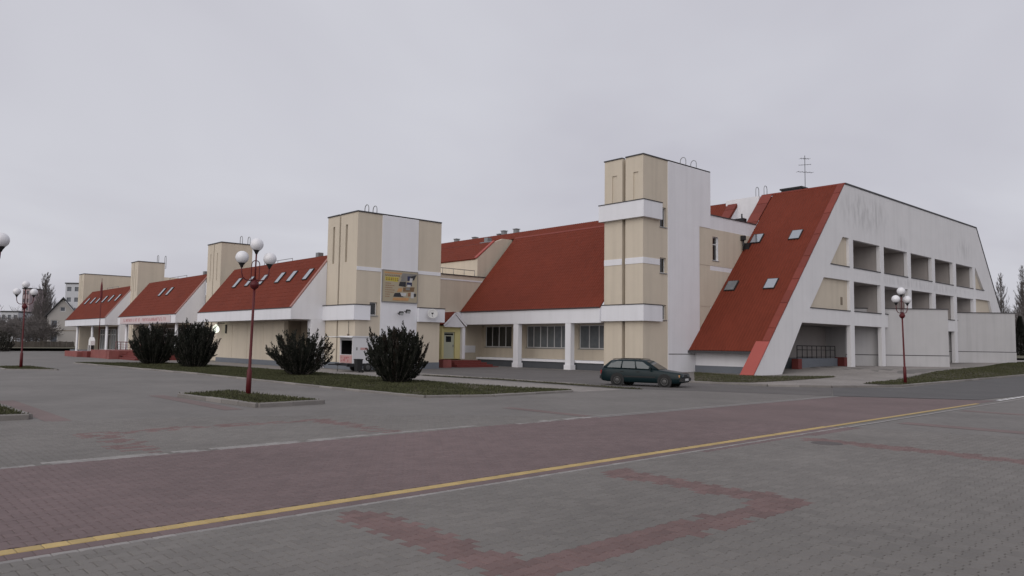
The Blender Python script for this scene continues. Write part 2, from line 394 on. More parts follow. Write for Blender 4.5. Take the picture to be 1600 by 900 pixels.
cols.append((-7.205, RECT(0.082, 0.196), 'p_white'))
for j in range(170): cols.append((-7.09 + 0.14 * j, OL, None))
for j in range(120): cols.append((-7.70 - 0.14 * j, OL, None))
def in_stripe(x, y):
    x += rng.gauss(0, .03); y += rng.gauss(0, .04)
    if x < -12 and rng.random() < .35: return False
    return any(a <= x <= b and c <= y <= d for a, b, c, d in STRIPES)
cand = []
half = math.atan(800 / f_px) + R(3.0)
for ci, (u, ol, forced) in enumerate(cols):
    off = 0.1 if ci % 2 else 0.0
    for r_ in range(-60, 110):
        y = r_ * 0.2 + off; x = u - 0.0364 * y
        d = math.hypot(x, y)
        if d > R_NEAR or d < 1.2: continue
        ang = abs((math.atan2(-x, y) - yaw + math.pi) % (2 * math.pi) - math.pi)
        if ang > half + R(24): continue
        depth = -x * math.sin(yaw) + y * math.cos(yaw)
        if depth < 1.0: continue
        if forced: c = forced
        elif in_stripe(x, y): c = 'p_red'
        elif WX(y) + 0.02 < x < -7.5: c = 'p_road'
        elif (abs(x - WX(y)) < 0.06 or abs(x - WX(y) + 0.19) < 0.06) and rng.random() < .85: c = 'p_white'
        else: c = 'p_grey'
        if x < -19.2 and y < 3.7: continue
        cand.append((depth + (0 if ang < half - R(2) and depth > 5.2 else 1000), x, y, ol, c))
cand.sort(key=lambda q: q[0])
tilt = R(2.08)
ct, st = math.cos(tilt), math.sin(tilt)
pm = {}
for i, (d, x, y, ol, c) in enumerate(cand[:290]):
    key = (id(ol), c) if len(ol) == 12 else (tuple(ol), c)
    if key not in pm:
        b = MB(); b.add(*paver_geo(ol)); pm[key] = b.mesh('paver', M[c])
    o = bpy.data.objects.new('paver', pm[key]); C.objects.link(o); o.parent = plaza
    o.location = (x, y, 0.0055 + rng.uniform(-0.0012, 0.0012)); o.rotation_euler = (rng.gauss(0, 0.003), rng.gauss(0, 0.0035), tilt + rng.gauss(0, 0.006))
rest = {}
for (d, x, y, ol, c) in cand[290:]:
    b, rn = rest.setdefault(c, (MB(), []))
    vs, fs = paver_geo(ol); tx, ty, dz = rng.gauss(0, 0.0035), rng.gauss(0, 0.0035), rng.uniform(-0.0008, 0.0008)
    b.add([(x + px * ct - py * st, y + px * st + py * ct, 0.0055 + pz + dz + px * tx + py * ty) for px, py, pz in vs], fs)
    rn += [rng.random()] * len(fs)
for c, (b, rn) in rest.items():
    o = b.build('paver_field', M[c], plaza); o['kind'] = 'stuff'
    at = o.data.attributes.new('rnd', 'FLOAT', 'FACE'); at.data.foreach_set('value', rn)
# joint bed under the near pavers
jb = MB(); pts = []
for k in range(25):
    a = yaw + (half + R(23)) * (1 - 2 * k / 24); pts.append((-math.sin(a) * (R_NEAR - 0.1), math.cos(a) * (R_NEAR - 0.1), 0.0095))
near = []
for k in range(25):
    a = yaw + (half + R(23)) * (1 - 2 * k / 24); dd = min(4.0, 1.2 / math.cos(a - yaw)); near.append((-math.sin(a) * dd, math.cos(a) * dd, 0.0095))
jb.add(pts + near, [(k, k + 1, 26 + k, 25 + k) for k in range(24)])
jo = jb.build('joint_bed', M['joint'], plaza); jo['kind'] = 'structure'

# --- roads, paths
strip('asphalt_road', [(-9.2, 31.2), (-9.0, 36.7), (-9.4, 48), (-9.6, 70), (-9.8, 140)], [(-13.3, 28.4), (-14.3, 38.5), (-15.0, 47.6), (-15.8, 63.4), (-17.5, 140)], M['asphalt'], 0.008)
strip('asphalt_road', [(-13.25, 28.38), (-9.25, 31.1), (-9.2, 31.2)], [(-16.0, 34.2), (-14.6, 36.8), (-13.9, 37.2)], M['asphalt'], 0.012)
strip('driveway', [(-46, 25.6), (-34, 25.4), (-23, 25.6), (-19.3, 25.4), (-13.3, 28.4)], [(-46, 33.9), (-38.5, 38.9), (-33, 39.2), (-22.1, 31.8), (-16.0, 34.2)], M['asphalt_old'], 0.004)
sheet('pavement_path', [(-70, 20.9, 0), (-19.9, 21.6, 0), (-19.9, 24.2, 0), (-70, 23.9, 0)], M['paving_light'], 0.004, 10, 2)
strip('pavement_path', [(-22.6, 32.6), (-18.2, 32.6), (-16.2, 34.6), (-14.7, 38.5)], [(-26.4, 39.8), (-22.5, 45.0), (-21.9, 49), (-19, 49.5)], M['paving_light'], 0.006)
strip('pavement_path', [(-21.9, 47.5), (-18.6, 49.3), (-19.7, 62.6), (-21.5, 78), (-23.4, 94), (-26, 120)], [(-28.3, 46.2), (-27.6, 58), (-26, 64), (-24, 78), (-25, 95), (-31, 120)], M['paving_light'], 0.008)

# --- kerb stones
def kerb(name, pts, h, wd=0.16, length=1.0, z0=-0.05, close=False):
    root = bpy.data.objects.new(name, None); C.objects.link(root); root['kind'] = 'structure'
    pts = [Vector((p[0], p[1], 0)) for p in pts]
    if close: pts.append(pts[0])
    root.location = (pts[0].x, pts[0].y, 0)
    b = MB(); hh = h - z0; k = 0.02
    l2 = length / 2 - 0.006
    vs = [(-l2, -wd / 2, z0), (l2, -wd / 2, z0), (l2, wd / 2, z0), (-l2, wd / 2, z0), (-l2, -wd / 2, h - k), (l2, -wd / 2, h - k), (l2, wd / 2, h - k), (-l2, wd / 2, h - k),
          (-l2, -wd / 2 + k, h), (l2, -wd / 2 + k, h), (l2, wd / 2 - k, h), (-l2, wd / 2 - k, h)]
    b.add(vs, [(0, 1, 5, 4), (1, 2, 6, 5), (2, 3, 7, 6), (3, 0, 4, 7), (4, 5, 9, 8), (5, 6, 10, 9), (6, 7, 11, 10), (7, 4, 8, 11), (8, 9, 10, 11)])
    me = b.mesh('kerb_stone', M['kerb'])
    for p, q in zip(pts, pts[1:]):
        L_ = (q - p).length; n_ = max(1, round(L_ / length)); d = (q - p) / n_
        for i in range(n_):
            c = p + d * (i + 0.5)
            o = bpy.data.objects.new('kerb_stone', me); C.objects.link(o); o.parent = root
            o.location = (c.x - root.location.x, c.y - root.location.y, gz(c.x, c.y) + rng.uniform(-0.006, 0.006))
            o.rotation_euler = (0, 0, math.atan2(d.y, d.x) + rng.gauss(0, 0.006)); o.scale = (d.length / length, 1, 1)
    return root
LAWN = [(-59.8, 13.1), (-49.9, 13.75), (-39.8, 14.4), (-24.0, 14.45), (-20.4, 14.7), (-19.7, 17.0), (-20.0, 21.2)]
LAWNB = [(-59.6, 13.6), (-58.5, 18.6), (-52, 19.6), (-39, 20.6), (-34, 20.7), (-26.9, 20.4), (-20.2, 21.3)]
kerb('lawn_kerb', LAWN, 0.075)
kerb('lawn_kerb', LAWNB, 0.06)
ISL = [(-24.6, 8.35), (-19.75, 8.75), (-19.95, 10.75), (-25.3, 10.3)]
kerb('island_kerb', ISL, 0.12, close=True)
ISL2 = [(-25.4, 0.2), (-19.9, 0.3), (-19.55, 3.45), (-25.4, 3.3)]
kerb('island_kerb', ISL2, 0.12, close=True)
ISL3 = [(-54, 7.45), (-49.2, 7.5), (-47.5, 9.6), (-54, 9.5)]
kerb('island_kerb', ISL3, 0.05, close=True)
GR = [(-15.0, 39.6), (-15.3, 47.6), (-16.1, 63.4), (-17.9, 100)]
kerb('road_kerb', [(-22.2, 31.9), (-18.2, 32.4), (-16.1, 34.25), (-14.65, 38.5), (-15.15, 47.6), (-15.95, 63.4), (-17.7, 100)], 0.10, length=1.5)
kerb('driveway_kerb', [(-46, 25.5), (-34, 25.3), (-29.6, 25.5), (-23, 25.5)], 0.05)

# --- grass: turf sheets and blades
turf = MB(); 
def turf_poly(pts, z):
    tr = tessellate_polygon([[Vector((a, b, 0)) for a, b in pts]])
    return tr
def grass_patch(name, front, back, z, dens, hmin, hmax, soil_name='turf'):
    strip(soil_name, front, back, M['soil'], z, 8)
    b = MB(); rn = []
    for i in range(len(front) - 1):
        a0, a1, b0, b1 = map(Vector, (front[i], front[i + 1], back[i], back[i + 1]))
        area = 0.5 * abs((a1 - a0).cross(b0 - a0)) + 0.5 * abs((b1 - a1).cross(b1 - b0)) if False else ((a1 - a0).length + (b1 - b0).length) / 2 * ((b0 - a0).length + (b1 - a1).length) / 2
        for _ in range(int(area * dens)):
            s_, t_ = rng.random(), rng.random()
            p = a0.lerp(a1, s_).lerp(b0.lerp(b1, s_), t_)
            if math.sin(p.x * 1.3 + 2 * math.sin(p.y * 0.9)) * math.sin(p.y * 1.7 + p.x * 0.4) > rng.uniform(0.2, 1.2): continue
            h = rng.uniform(hmin, hmax); a = rng.uniform(0, math.pi * 2); wd = 0.022; lx, ly = rng.gauss(0, 0.35 * h), rng.gauss(0, 0.35 * h)
            zz = gz(p.x, p.y) + z - 0.005; dx, dy = wd * math.cos(a), wd * math.sin(a)
            b.add([(p.x - dx, p.y - dy, zz), (p.x + dx, p.y + dy, zz), (p.x + lx, p.y + ly, zz + h)], [(0, 1, 2)]); rn.append(rng.random())
    o = b.build(name, M['grass'], None, origin=(0, 0, 0)); o['kind'] = 'stuff'
    at = o.data.attributes.new('rnd', 'FLOAT', 'FACE'); at.data.foreach_set('value', rn)
    return o
tag(grass_patch('lawn_grass', LAWN, LAWNB, 0.05, 170, 0.03, 0.085), 'long dark green grass strip under the four rounded bushes', 'grass')
tag(grass_patch('island_grass', [ISL[0], ISL[1]], [ISL[3], ISL[2]], 0.10, 420, 0.03, 0.08), 'small grass island around the nearest red lamp post', 'grass')
tag(grass_patch('island_grass', [ISL2[0], ISL2[1]], [ISL2[3], ISL2[2]], 0.10, 350, 0.03, 0.08), 'corner of a grass bed cut off by the left edge', 'grass')
tag(grass_patch('island_grass', [ISL3[0], ISL3[1]], [ISL3[3], ISL3[2]], 0.04, 150, 0.03, 0.08), 'thin brown grass patch round the distant lamp post at left', 'grass')
tag(grass_patch('verge_grass', [(-14.95, 39.5), (-15.3, 47.6), (-16.05, 63.4), (-17.9, 100)], [(-16.95, 39.6), (-18.3, 49.3), (-19.65, 62.6), (-23.3, 94.3)], 0.03, 110, 0.03, 0.09), 'grass verge between the asphalt road and the hall path at right', 'grass')
tag(grass_patch('verge_grass', [(-22.3, 32.6), (-20.5, 35.0), (-20.6, 39), (-21.5, 46.5)], [(-30.8, 45.0), (-27.2, 43.3), (-25.2, 43.4), (-22.2, 47.6)], 0.02, 80, 0.02, 0.06), 'brownish grass in front of the sloping hall wall', 'grass')
tag(grass_patch('verge_grass', [(-34.2, 24.1), (-29.6, 24.9), (-21.0, 24.7), (-19.7, 25.0)], [(-34, 24.5), (-29.6, 25.4), (-21.6, 25.4), (-19.8, 25.3)], 0.02, 140, 0.02, 0.06), 'thin worn grass strip beside the driveway near the car', 'grass')

# ================================================================== BUILDING
FX = lambda X: (lambda u, v, d: (X - d, u, v))           # wall facing +X: u = y, v = z
FY = lambda Y: (lambda u, v, d: (u, Y + d, v))           # wall facing -Y: u = x, v = z
rect = lambda a, b, c, d: [(a, c), (b, c), (b, d), (a, d)]
bld = empty('sports_building', (-40, 45, 0), 'long pale building with red sloping roofs, beige towers and a white gabled end', 'building')
def P(name, b, m, parent=None): return b.build(name, M[m], parent or bld)
def B(*a): return MB().box(*a)

def window(mp, u0, u1, v0, v1, rec, n=2, glass='glass', sill=True, fw_=0.06, tr=None, frame='frame', parent=None):
    """window > panes; frame sits rec behind the wall face"""
    b = MB(); mq = lambda u, v, d: mp(u, v, d + rec)
    xs_ = [u0 + (u1 - u0) * i / n for i in range(n + 1)]
    zs_ = [v0] + ([tr] if tr else []) + [v1]
    holes = []
    for i in range(n):
        for j in range(len(zs_) - 1):
            holes.append(rect(xs_[i] + (fw_ if i == 0 else fw_ / 2), xs_[i + 1] - (fw_ if i == n - 1 else fw_ / 2), zs_[j] + (fw_ if j == 0 else fw_ / 2), zs_[j + 1] - (fw_ if j == len(zs_) - 2 else fw_ / 2)))
    b.plate(rect(u0 + .002, u1 - .002, v0 + .002, v1 - .002), holes, mq, 0.07)
    wo = P('window', b, frame, parent)
    for h in holes:
        p = MB().plate([(h[0][0] - .01, h[0][1] - .01), (h[1][0] + .01, h[1][1] - .01), (h[2][0] + .01, h[2][1] + .01), (h[3][0] - .01, h[3][1] + .01)], [], lambda u, v, d: mq(u, v, d + 0.03), 0.012)
        po = P('pane', p, glass, wo)
    if sill:
        s = MB().plate(rect(u0 - .05, u1 + .05, v0 - .05, v0 - .004), [], lambda u, v, d: mp(u, v, d - 0.06), 0.06 + rec * 0.6)
        P('sill', s, 'steel', wo)
    return wo

def roof(name, x0, x1, y0, z0, y1, z1, period=0.24, amp=0.022, step=0.40, th=0.09, m='roof', parent=None):
    """profiled metal roof rising from (y0, z0) to (y1, z1)"""
    d = Vector((0, y1 - y0, z1 - z0)); Ls = d.length; d.normalize(); nrm = Vector((0, -d.z, d.y))
    n = max(2, int((x1 - x0) / period)) * 6; k = max(1, round(Ls / step)) if step else 1
    prof = [0.0, 0.55, 1.0, 1.0, 0.55, 0.0]
    vs = []; fs = []; b = MB()
    rows = []
    for i in range(k):
        rows.append((Ls * i / k, 0.007 if step else 0)); rows.append((Ls * (i + 1) / k - 0.001, 0.0))
    for s_, lift in rows:
        for j in range(n + 1):
            x = x0 + (x1 - x0) * j / n
            p = Vector((x, y0, z0)) + d * s_ + nrm * (amp * prof[j % 6] + lift); vs.append(p)
    w_ = n + 1
    for i in range(len(rows) - 1):
        for j in range(n): fs.append((i * w_ + j, i * w_ + j + 1, (i + 1) * w_ + j + 1, (i + 1) * w_ + j))
    b.add(vs, fs)
    q = [Vector((x0, y0, z0)), Vector((x1, y0, z0)), Vector((x1, y1, z1)), Vector((x0, y1, z1))]
    lo = [p - nrm * th for p in q]; hi = [p + nrm * 0.0 for p in q]
    b.add(lo + hi, [(0, 3, 2, 1), (0, 1, 5, 4), (1, 2, 6, 5), (2, 3, 7, 6), (3, 0, 4, 7)])
    return b.build(name, M[m], parent or bld)

def skylight(x, y, y0, z0, mm, wd, ln, parent=None, gm='skyglass'):
    z = z0 + mm * (y - y0); d = Vector((0, 1, mm)).normalized(); nrm = Vector((0, -d.z, d.y)); ax = Vector((1, 0, 0))
    c = Vector((x, y, z)) + nrm * 0.05
    b = MB(); t = 0.05
    for sgn in (-1, 1):
        b.obox(c + ax * sgn * (wd / 2 - t / 2), ax, d, nrm, t / 2, ln / 2, 0.075)
        b.obox(c + d * sgn * (ln / 2 - t / 2), ax, d, nrm, wd / 2 - t, t / 2, 0.07)
    o = P('skylight', b, 'darkframe', parent)
    g = MB().obox(c + nrm * 0.062, ax, d, nrm, wd / 2 - t + .005, ln / 2 - t + .005, 0.01)
    P('pane', g, gm, o)
    return o
def verge(x0, x1, y0, z0, y1, z1, n, lift=0.06, m='flash', name='flashing', th=0.07):
    """row of folded sheet pieces down a sloping edge, each lapping the next"""
    a = Vector((0, y0, z0)); c = Vector((0, y1, z1)); d = (c - a); Ls = d.length / n; d.normalize(); nrm = Vector((0, -d.z, d.y)); ax = Vector((1, 0, 0))
    for i in range(n):
        cc = a + d * (Ls * (i + 0.5)) + ax * ((x0 + x1) / 2) + nrm * (lift + 0.012 * (i % 2))
        b = MB().obox(cc, ax, d, nrm, (x1 - x0) / 2, Ls / 2 - 0.012, th / 2)
        P(name, b, m)
def ladder(x, y, z, ax, gap=0.55, h=0.7, base=-0.5):
    """pair of hoop handrails where a roof ladder comes over the edge"""
    a = Vector(ax); b = MB()
    pr = Vector((-a.y, a.x, 0))
    for s_ in (-0.5, 0.5):
        o = Vector((x, y, z)) + a * gap * s_
        pts = [o + Vector((0, 0, base)), o + Vector((0, 0, h * 0.75))]
        for k in range(7):
            t = math.pi * k / 6; pts.append(o + pr * (0.24 - 0.24 * math.cos(t)) + Vector((0, 0, h * 0.75 + 0.25 * math.sin(t))))
        pts.append(o + pr * 0.48 + Vector((0, 0, 0)))
        b.tube(pts, 0.028, 5)
    for k in range(3):
        b.tube([Vector((x, y, z + base + 0.25 * k)) + a * gap * -0.5, Vector((x, y, z + base + 0.25 * k)) + a * gap * 0.5], 0.02, 5)
    return P('ladder', b, 'steel')

def fluted_tower(x0, x1, y0, y1, zt, gx, gw, slits, slit_w, sz0, sz1, side_holes=(), zb=0.42, slit_depth=0.14, slit_mat='slit'):
    """beige tower: front split by a deep groove, slim recesses in each half"""
    b = MB()
    hl = [rect(s - slit_w / 2, s + slit_w / 2, sz0, sz1) for s in slits]
    l_ = [h for h in hl if h[1][0] < gx]; r_ = [h for h in hl if h[0][0] > gx]
    b.plate(rect(x0, gx - gw / 2, -0.1, zt), l_, FY(y0), 0.35)
    b.plate(rect(gx + gw / 2, x1, -0.1, zt), r_, FY(y0), 0.35)
    b.plate(rect(y0 + 0.35, y1, -0.1, zt), list(side_holes), FX(x1), 0.3)
    b.box(x0, x0 + 0.3, y0 + 0.35, y1, -0.1, zt)
    b.box(x0 + 0.3, x1 - 0.3, y1 - 0.3, y1, -0.1, zt)
    b.box(x0 + 0.3, x1 - 0.3, y0 + 0.35, y1 - 0.3, zt - 0.3, zt - 0.05)
    t = P('tower', b, 'beige')
    s = MB().box(gx - gw / 2 - 0.1, gx + gw / 2 + 0.1, y0 + 0.36, y0 + 0.44, 0, zt - 0.02)
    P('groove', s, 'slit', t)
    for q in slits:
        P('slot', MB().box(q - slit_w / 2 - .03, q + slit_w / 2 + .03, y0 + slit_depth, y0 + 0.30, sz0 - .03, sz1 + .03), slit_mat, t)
    c = MB().box(x0 - .05, gx - gw / 2, y0 - .05, y0 + .3, zt + .002, zt + .08).box(gx + gw / 2, x1 + .05, y0 - .05, y0 + .3, zt + .002, zt + .08)
    c.box(x1 - .3, x1 + .05, y0 + .3, y1, zt + .002, zt + .08).box(x0 - .05, x0 + .3, y0 + .3, y1, zt + .002, zt + .08)
    P('coping', c, 'cap', t)
    return t

# ---------------- poster tower
PX0, PX1, PY0, PY1, PZ = -46.5, -42.6, 25.07, 31.75, 10.15
pt = fluted_tower(PX0, PX1, PY0, PY1, PZ, -44.85, 0.2, (-45.67, -44.0), 0.26, 6.97, 9.45, side_holes=[rect(26.1, 26.68, 3.5, 4.36)])
window(FX(PX1), 26.1, 26.68, 3.5, 4.36, 0.16, 1, parent=None)
P('white_panel', B(PX1, PX1 + .05, 26.9, 29.78, 0.0, 10.22), 'white')
P('string_course', B(PX1, PX1 + .025, 25.07, 26.88, 6.38, 6.62), 'white')
P('string_course', B(PX1, PX1 + .025, 29.80, 31.74, 6.44, 6.68), 'white')
bd = MB().box(PX0 - .25, PX1 + .25, PY0 - .25, PY0 - .002, 3.18, 4.13).box(PX1 + .003, PX1 + .25, PY0 - .002, 26.02, 3.18, 4.13).box(PX0 - .25, PX0 - .003, PY0 - .002, 26.0, 3.18, 4.13)
P('band', bd, 'fascia')
P('band_coping', MB().box(PX0 - .28, PX1 + .28, PY0 - .28, PY0 - .004, 4.134, 4.19).box(PX1 + .006, PX1 + .28, PY0 - .004, 26.04, 4.134, 4.19), 'cap')
P('band', B(PX1 + .003, PX1 + .25, 29.8, 32.0, 3.2, 4.12), 'fascia')
P('band_coping', B(PX1 + .006, PX1 + .28, 29.8, 32.02, 4.124, 4.18), 'cap')
P('plinth', MB().box(PX0 - .03, PX1 + .03, PY0 - .04, PY0 - .002, -.1, .44).box(PX1 + .003, PX1 + .03, PY0 - .002, 26.88, -.1, .44), 'plinth'); P('plinth', B(PX1 + .003, PX1 + .03, 29.8, 31.75, -.1, .44), 'plinth')
ladder(PX1 - .25, 26.3, PZ, (0, 1, 0), 0.62, 0.5)

# ---------------- towers behind the entrance pavilions, and the pavilions
MA = 1.3
def pavilion(cx, xl, kind, nsky, skyx, gate):
    """overhanging red roof with white cheek; cx = cheek plane, xl = left end"""
    y0, z0 = 22.6, 3.97; y1 = 25.45; z1 = z0 + MA * (y1 - y0)
    r = roof('roof', xl, cx - 0.28, y0 - 0.06, z0 - 0.02, y1, z1, 0.24, 0.02, 0.36)
    P('roof_cap', MB().box(xl, cx + .03, y1 - .02, y1 + 3.2, z1 - .1, z1 + .02), 'roof')
    # cheek wall: triangle above the soffit, open underneath
    P('cheek', MB().plate([(y0, 3.22), (25.05, 3.22), (25.05, z0 + MA * (25.05 - y0) - .02), (y0, z0 - .02)], [], FX(cx), 0.28), 'white')
    b = MB(); d = Vector((0, 1, MA)).normalized(); nrm = Vector((0, -d.z, d.y)); ax = Vector((1, 0, 0)); Ls = Vector((0, y1 - y0, z1 - z0)).length
    P('flashing', b.obox(Vector((cx - .12, (y0 + y1) / 2, (z0 + z1) / 2)) + nrm * .05, ax, d, nrm, .1, Ls / 2, .04), 'verge_pale')
    P('fascia', MB().plate(rect(xl, cx + .005, 3.2, 3.93), [], FY(y0 - .05), 0.12), 'fascia')
    P('fascia_edge', MB().box(xl, cx + .03, y0 - .08, y0 - .052, 3.93, 3.985), 'cap')
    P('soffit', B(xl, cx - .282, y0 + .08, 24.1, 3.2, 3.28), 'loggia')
    P('end_wall', MB().plate([(y0 + .08, 3.285), (25.4, 3.285), (25.4, z1 - .25), (y0 + .08, z0 - .15)], [], FX(xl + .25), .22), 'white')
    for x in skyx: skylight(x, y0 + 1.78, y0, z0, MA, 0.62, 1.0, None)
    # small roof gear along the ridge
    P('railing', MB().tube([(xl + 4.6, y1 + .6, z1 + .0), (xl + 4.6, y1 + .6, z1 + .35), (xl + 9.5, y1 + .6, z1 + .35), (xl + 9.5, y1 + .6, z1)], .025, 5).tube([(xl + 7, y1 + .6, z1), (xl + 7, y1 + .6, z1 + .35)], .02, 5), 'steel')
    P('vent', MB().box(cx - 3.4, cx - 3.0, y1 + .5, y1 + .9, z1, z1 + .45), 'steel')
    P('pilaster', MB().plate([(24.2, -.1), (25.05, -.1), (25.05, 3.216), (24.0, 3.216)], [], FX(cx - .003), 0.5), 'white')
    wy = 24.1 if kind == 'wall' else 26.2
    if kind == 'wall':
        P('wall', MB().plate([(xl + .3, -.1), (-50.6, -.1), (-50.6, 3.2), (xl + .3, 3.2)], [], FY(wy), 0.3), 'beige')
        P('plinth', B(xl + .3, -50.6, wy - .04, wy - .002, -.1, .36), 'plinth')
        P('recess_wall', MB().box(-50.6, cx - .5, wy + 1.2, wy + 1.4, -.1, 3.2).box(-50.6, -50.45, wy + .3, wy + 1.2, -.1, 3.2), 'slit')  # beige wall darkened in colour for the shade under the overhang
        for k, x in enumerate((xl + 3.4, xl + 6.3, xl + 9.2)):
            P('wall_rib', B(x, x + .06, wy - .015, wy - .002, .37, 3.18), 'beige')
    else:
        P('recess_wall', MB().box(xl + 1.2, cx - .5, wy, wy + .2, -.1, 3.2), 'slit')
        P('wall', MB().box(xl + .25, xl + 1.2, 24.0, wy + .2, -.1, 3.2), 'beige')
        for k in range(5):
            x = xl + 2.2 + k * 2.5
            window(FY(wy), x, x + 2.0, .35, 2.9, -.09, 2, 'glass' if k % 2 else 'glass_grey', False, .07, 2.2)
        for x in gate:
            P('column', MB().lathe((x, 22.95, -.1), [(.2, 0), (.2, .25), (.13, .3), (.13, 3.3)], 12), 'white')
        P('porch_floor', B(xl + .3, cx - .5, 23.2, wy, -.1, .30), 'plinth')
A_cx, B_cx, C_cx = -46.45, -68.4, -90.7
pavilion(A_cx, -63.2, 'wall', 6, (-59.7, -57.3, -54.9, -52.0, -50.1, -47.7), ())
pavilion(B_cx, -85.8, 'porch', 2, (-77.9, -75.7), (-84.0, -76.5, -69.2))
pavilion(C_cx, -109.0, 'porch', 6, (-106.3, -103.5, -100.9, -98.3, -95.6, -92.9), (-104.2, -97.3, -91.3))
def rear_tower(x0, x1, y1, zt):
    t = fluted_tower(x0, x1, 25.0, y1, zt, (x0 + x1) / 2 - .1, 0.16, (x0 + (x1 - x0) * .24, x0 + (x1 - x0) * .72), 0.14, 6.9, 9.3, slit_depth=0.10)
    return t
rear_tower(-68.15, -65.05, 27.75, 10.15); ladder(-65.4, 27.3, 10.15, (0, 1, 0), 0.7, 0.75)
P('annex', MB().box(-68.0, -57.5, 27.76, 30.5, 3, 8.1), 'beige')
rear_tower(-90.9, -88.4, 27.75, 10.15); ladder(-88.8, 27.6, 10.15, (0, 1, 0), 0.8, 0.9)
rear_tower(-114.2, -111.6, 36.0, 10.15); ladder(-112.0, 31.5, 10.15, (0, 1, 0), 1.0, 0.9)
P('tower_wing', MB().box(-111.55, -105.0, 31.5, 36, 3, 9.9), 'beige'); P('drainpipe', MB().tube([(-107.5, 31.4, 6), (-107.5, 31.4, 9.9)], .12, 6), 'steel')
P('rear_block', MB().box(-113, -50.8, 30.6, 50, -.1, 6.6), 'beige')

# ---------------- main wing: big red roof between the two towers
EY, EZ, MM = 39.6, 4.40, 1.13
WX_, TX0 = -50.3, -34.78
roof('main_roof', WX_ + .03, TX0 - .0, EY - .05, EZ - .02, 45.6, EZ + MM * (45.6 - EY), 0.24, 0.022, 0.36)
z1 = EZ + MM * (45.6 - EY)
P('ridge_flashing', MB().obox((-42.5, 45.66, z1 + .07), Vector((1, 0, 0)), Vector((0, 1, MM)).normalized(), Vector((0, -MM, 1)).normalized(), 7.7, .1, .03), 'flash')
roof('upper_roof', -66, TX0 + 0.0, 45.72, z1 + .06, 46.45, z1 + .06 + .95 * .73, 0.24, 0.02, None)
P('upper_wall', MB().box(-66, TX0, 46.5, 52, 8, z1 + .6), 'beige')
for x, dz in ((-60.2, .40), (-57.3, .30), (-53.6, .25), (-53.0, .5), (-51.3, .5)):
    P('vent', MB().box(x - .2, x + .2, 46.6, 47.0, z1 + .5, z1 + .62 + dz).box(x - .26, x + .26, 46.54, 47.06, z1 + .624 + dz, z1 + .68 + dz), 'steel')
P('vent', MB().box(-53.9, -52.2, 44.6, 45.3, 10.6, 11.1).box(-53.4, -52.9, 44.7, 45.2, 11.1, 11.5), 'steel')
# fascia, soffit, columns, terrace, back wall
P('fascia', MB().plate(rect(WX_ + .13, TX0 - .003, 3.33, 4.36), [], FY(EY), 0.14), 'fascia')
P('fascia_edge', B(WX_, TX0 - .003, EY - .10, EY - .004, 4.362, 4.42), 'cap')
P('fascia', MB().plate(rect(32.1, EY, 3.33, 4.36), [], FX(WX_ + .13), 0.12), 'fascia')
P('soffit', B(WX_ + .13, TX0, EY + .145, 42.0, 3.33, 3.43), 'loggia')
for x in (-43.35, -37.8):
    P('column', MB().box(x - .27, x + .27, 39.62, 40.02, .35, 3.328).box(x - .33, x + .33, 39.56, 40.08, -.1, .348), 'white')
def ww(a, b): return rect(a, b, 1.50, 3.26)
WN = [(-49.85, -46.45, 4, 'glass'), (-44.7, -40.1, 6, 'glass_grey'), (-38.95, -35.1, 4, 'glass_grey')]
P('wall', MB().plate(rect(WX_, TX0, .6, 3.33), [ww(a, b) for a, b, n, g in WN], FY(42.0), 0.3), 'beige')
for a, b, n, g in WN: window(FY(42.0), a, b, 1.50, 3.26, .12, n, g, True, .07, None)
P('terrace', MB().box(WX_ + 1.6, TX0 - .01, 40.12, 42.0, .50, .66), 'white')
P('plinth', MB().box(WX_ + 1.7, TX0 - .01, 40.2, 40.4, -.1, .498), 'plinth_dark')
# side wall of the courtyard (faces +X) with its flat roof terrace, and the raised roof block behind it
P('side_wall', MB().plate([(30.6, -.1), (42.2, -.1), (42.2, 4.3), (39.65, 4.3), (39.65, EZ + .05), (42.3, EZ + MM * 2.68), (42.3, 7.45), (30.6, 7.45)], [], FX(WX_), .3), 'beige')
P('string_course', B(WX_ + .002, WX_ + .03, 32, 42.0, 7.02, 7.14), 'white')
P('coping', B(WX_ - .32, WX_ + .06, 31, 42.3, 7.453, 7.53), 'cap')
b = MB().tube([(WX_ - .1, 33, 8.0), (WX_ - .1, 41.2, 8.0)], .03, 5)
for k in range(8): b.tube([(WX_ - .1, 33.2 + k * 1.14, 7.5), (WX_ - .1, 33.2 + k * 1.14, 8.0)], .02, 4)
P('railing', b, 'steel')
P('cheek', MB().plate([(41.7, 7.3), (45.7, 7.3), (45.7, 11.15), (44.6, 11.15), (43.6, 10.75), (41.7, 9.15)], [], FX(WX_ - .35), .3), 'beige')
P('raised_wall', MB().box(-66, WX_ - .66, 41.72, 42.0, 7.3, 9.1), 'beige')
roof('roof', -66, WX_ - .62, 41.6, 9.13, 43.6, 10.76, 0.24, .02, .36)
P('flashing', MB().obox((WX_ - .5, 42.6, 10.02), Vector((1, 0, 0)), Vector((0, 2, 1.63)).normalized(), Vector((0, -1.63, 2)).normalized(), .16, 1.33, .05), 'flash_low')
roof('roof', -66, WX_ - 1.2, 43.62, 10.78, 45.7, 11.25, 0.24, .02, None)
P('white_panel', B(WX_ + .002, WX_ + .04, 39.7, 41.3, 1.0, 1.6), 'white')

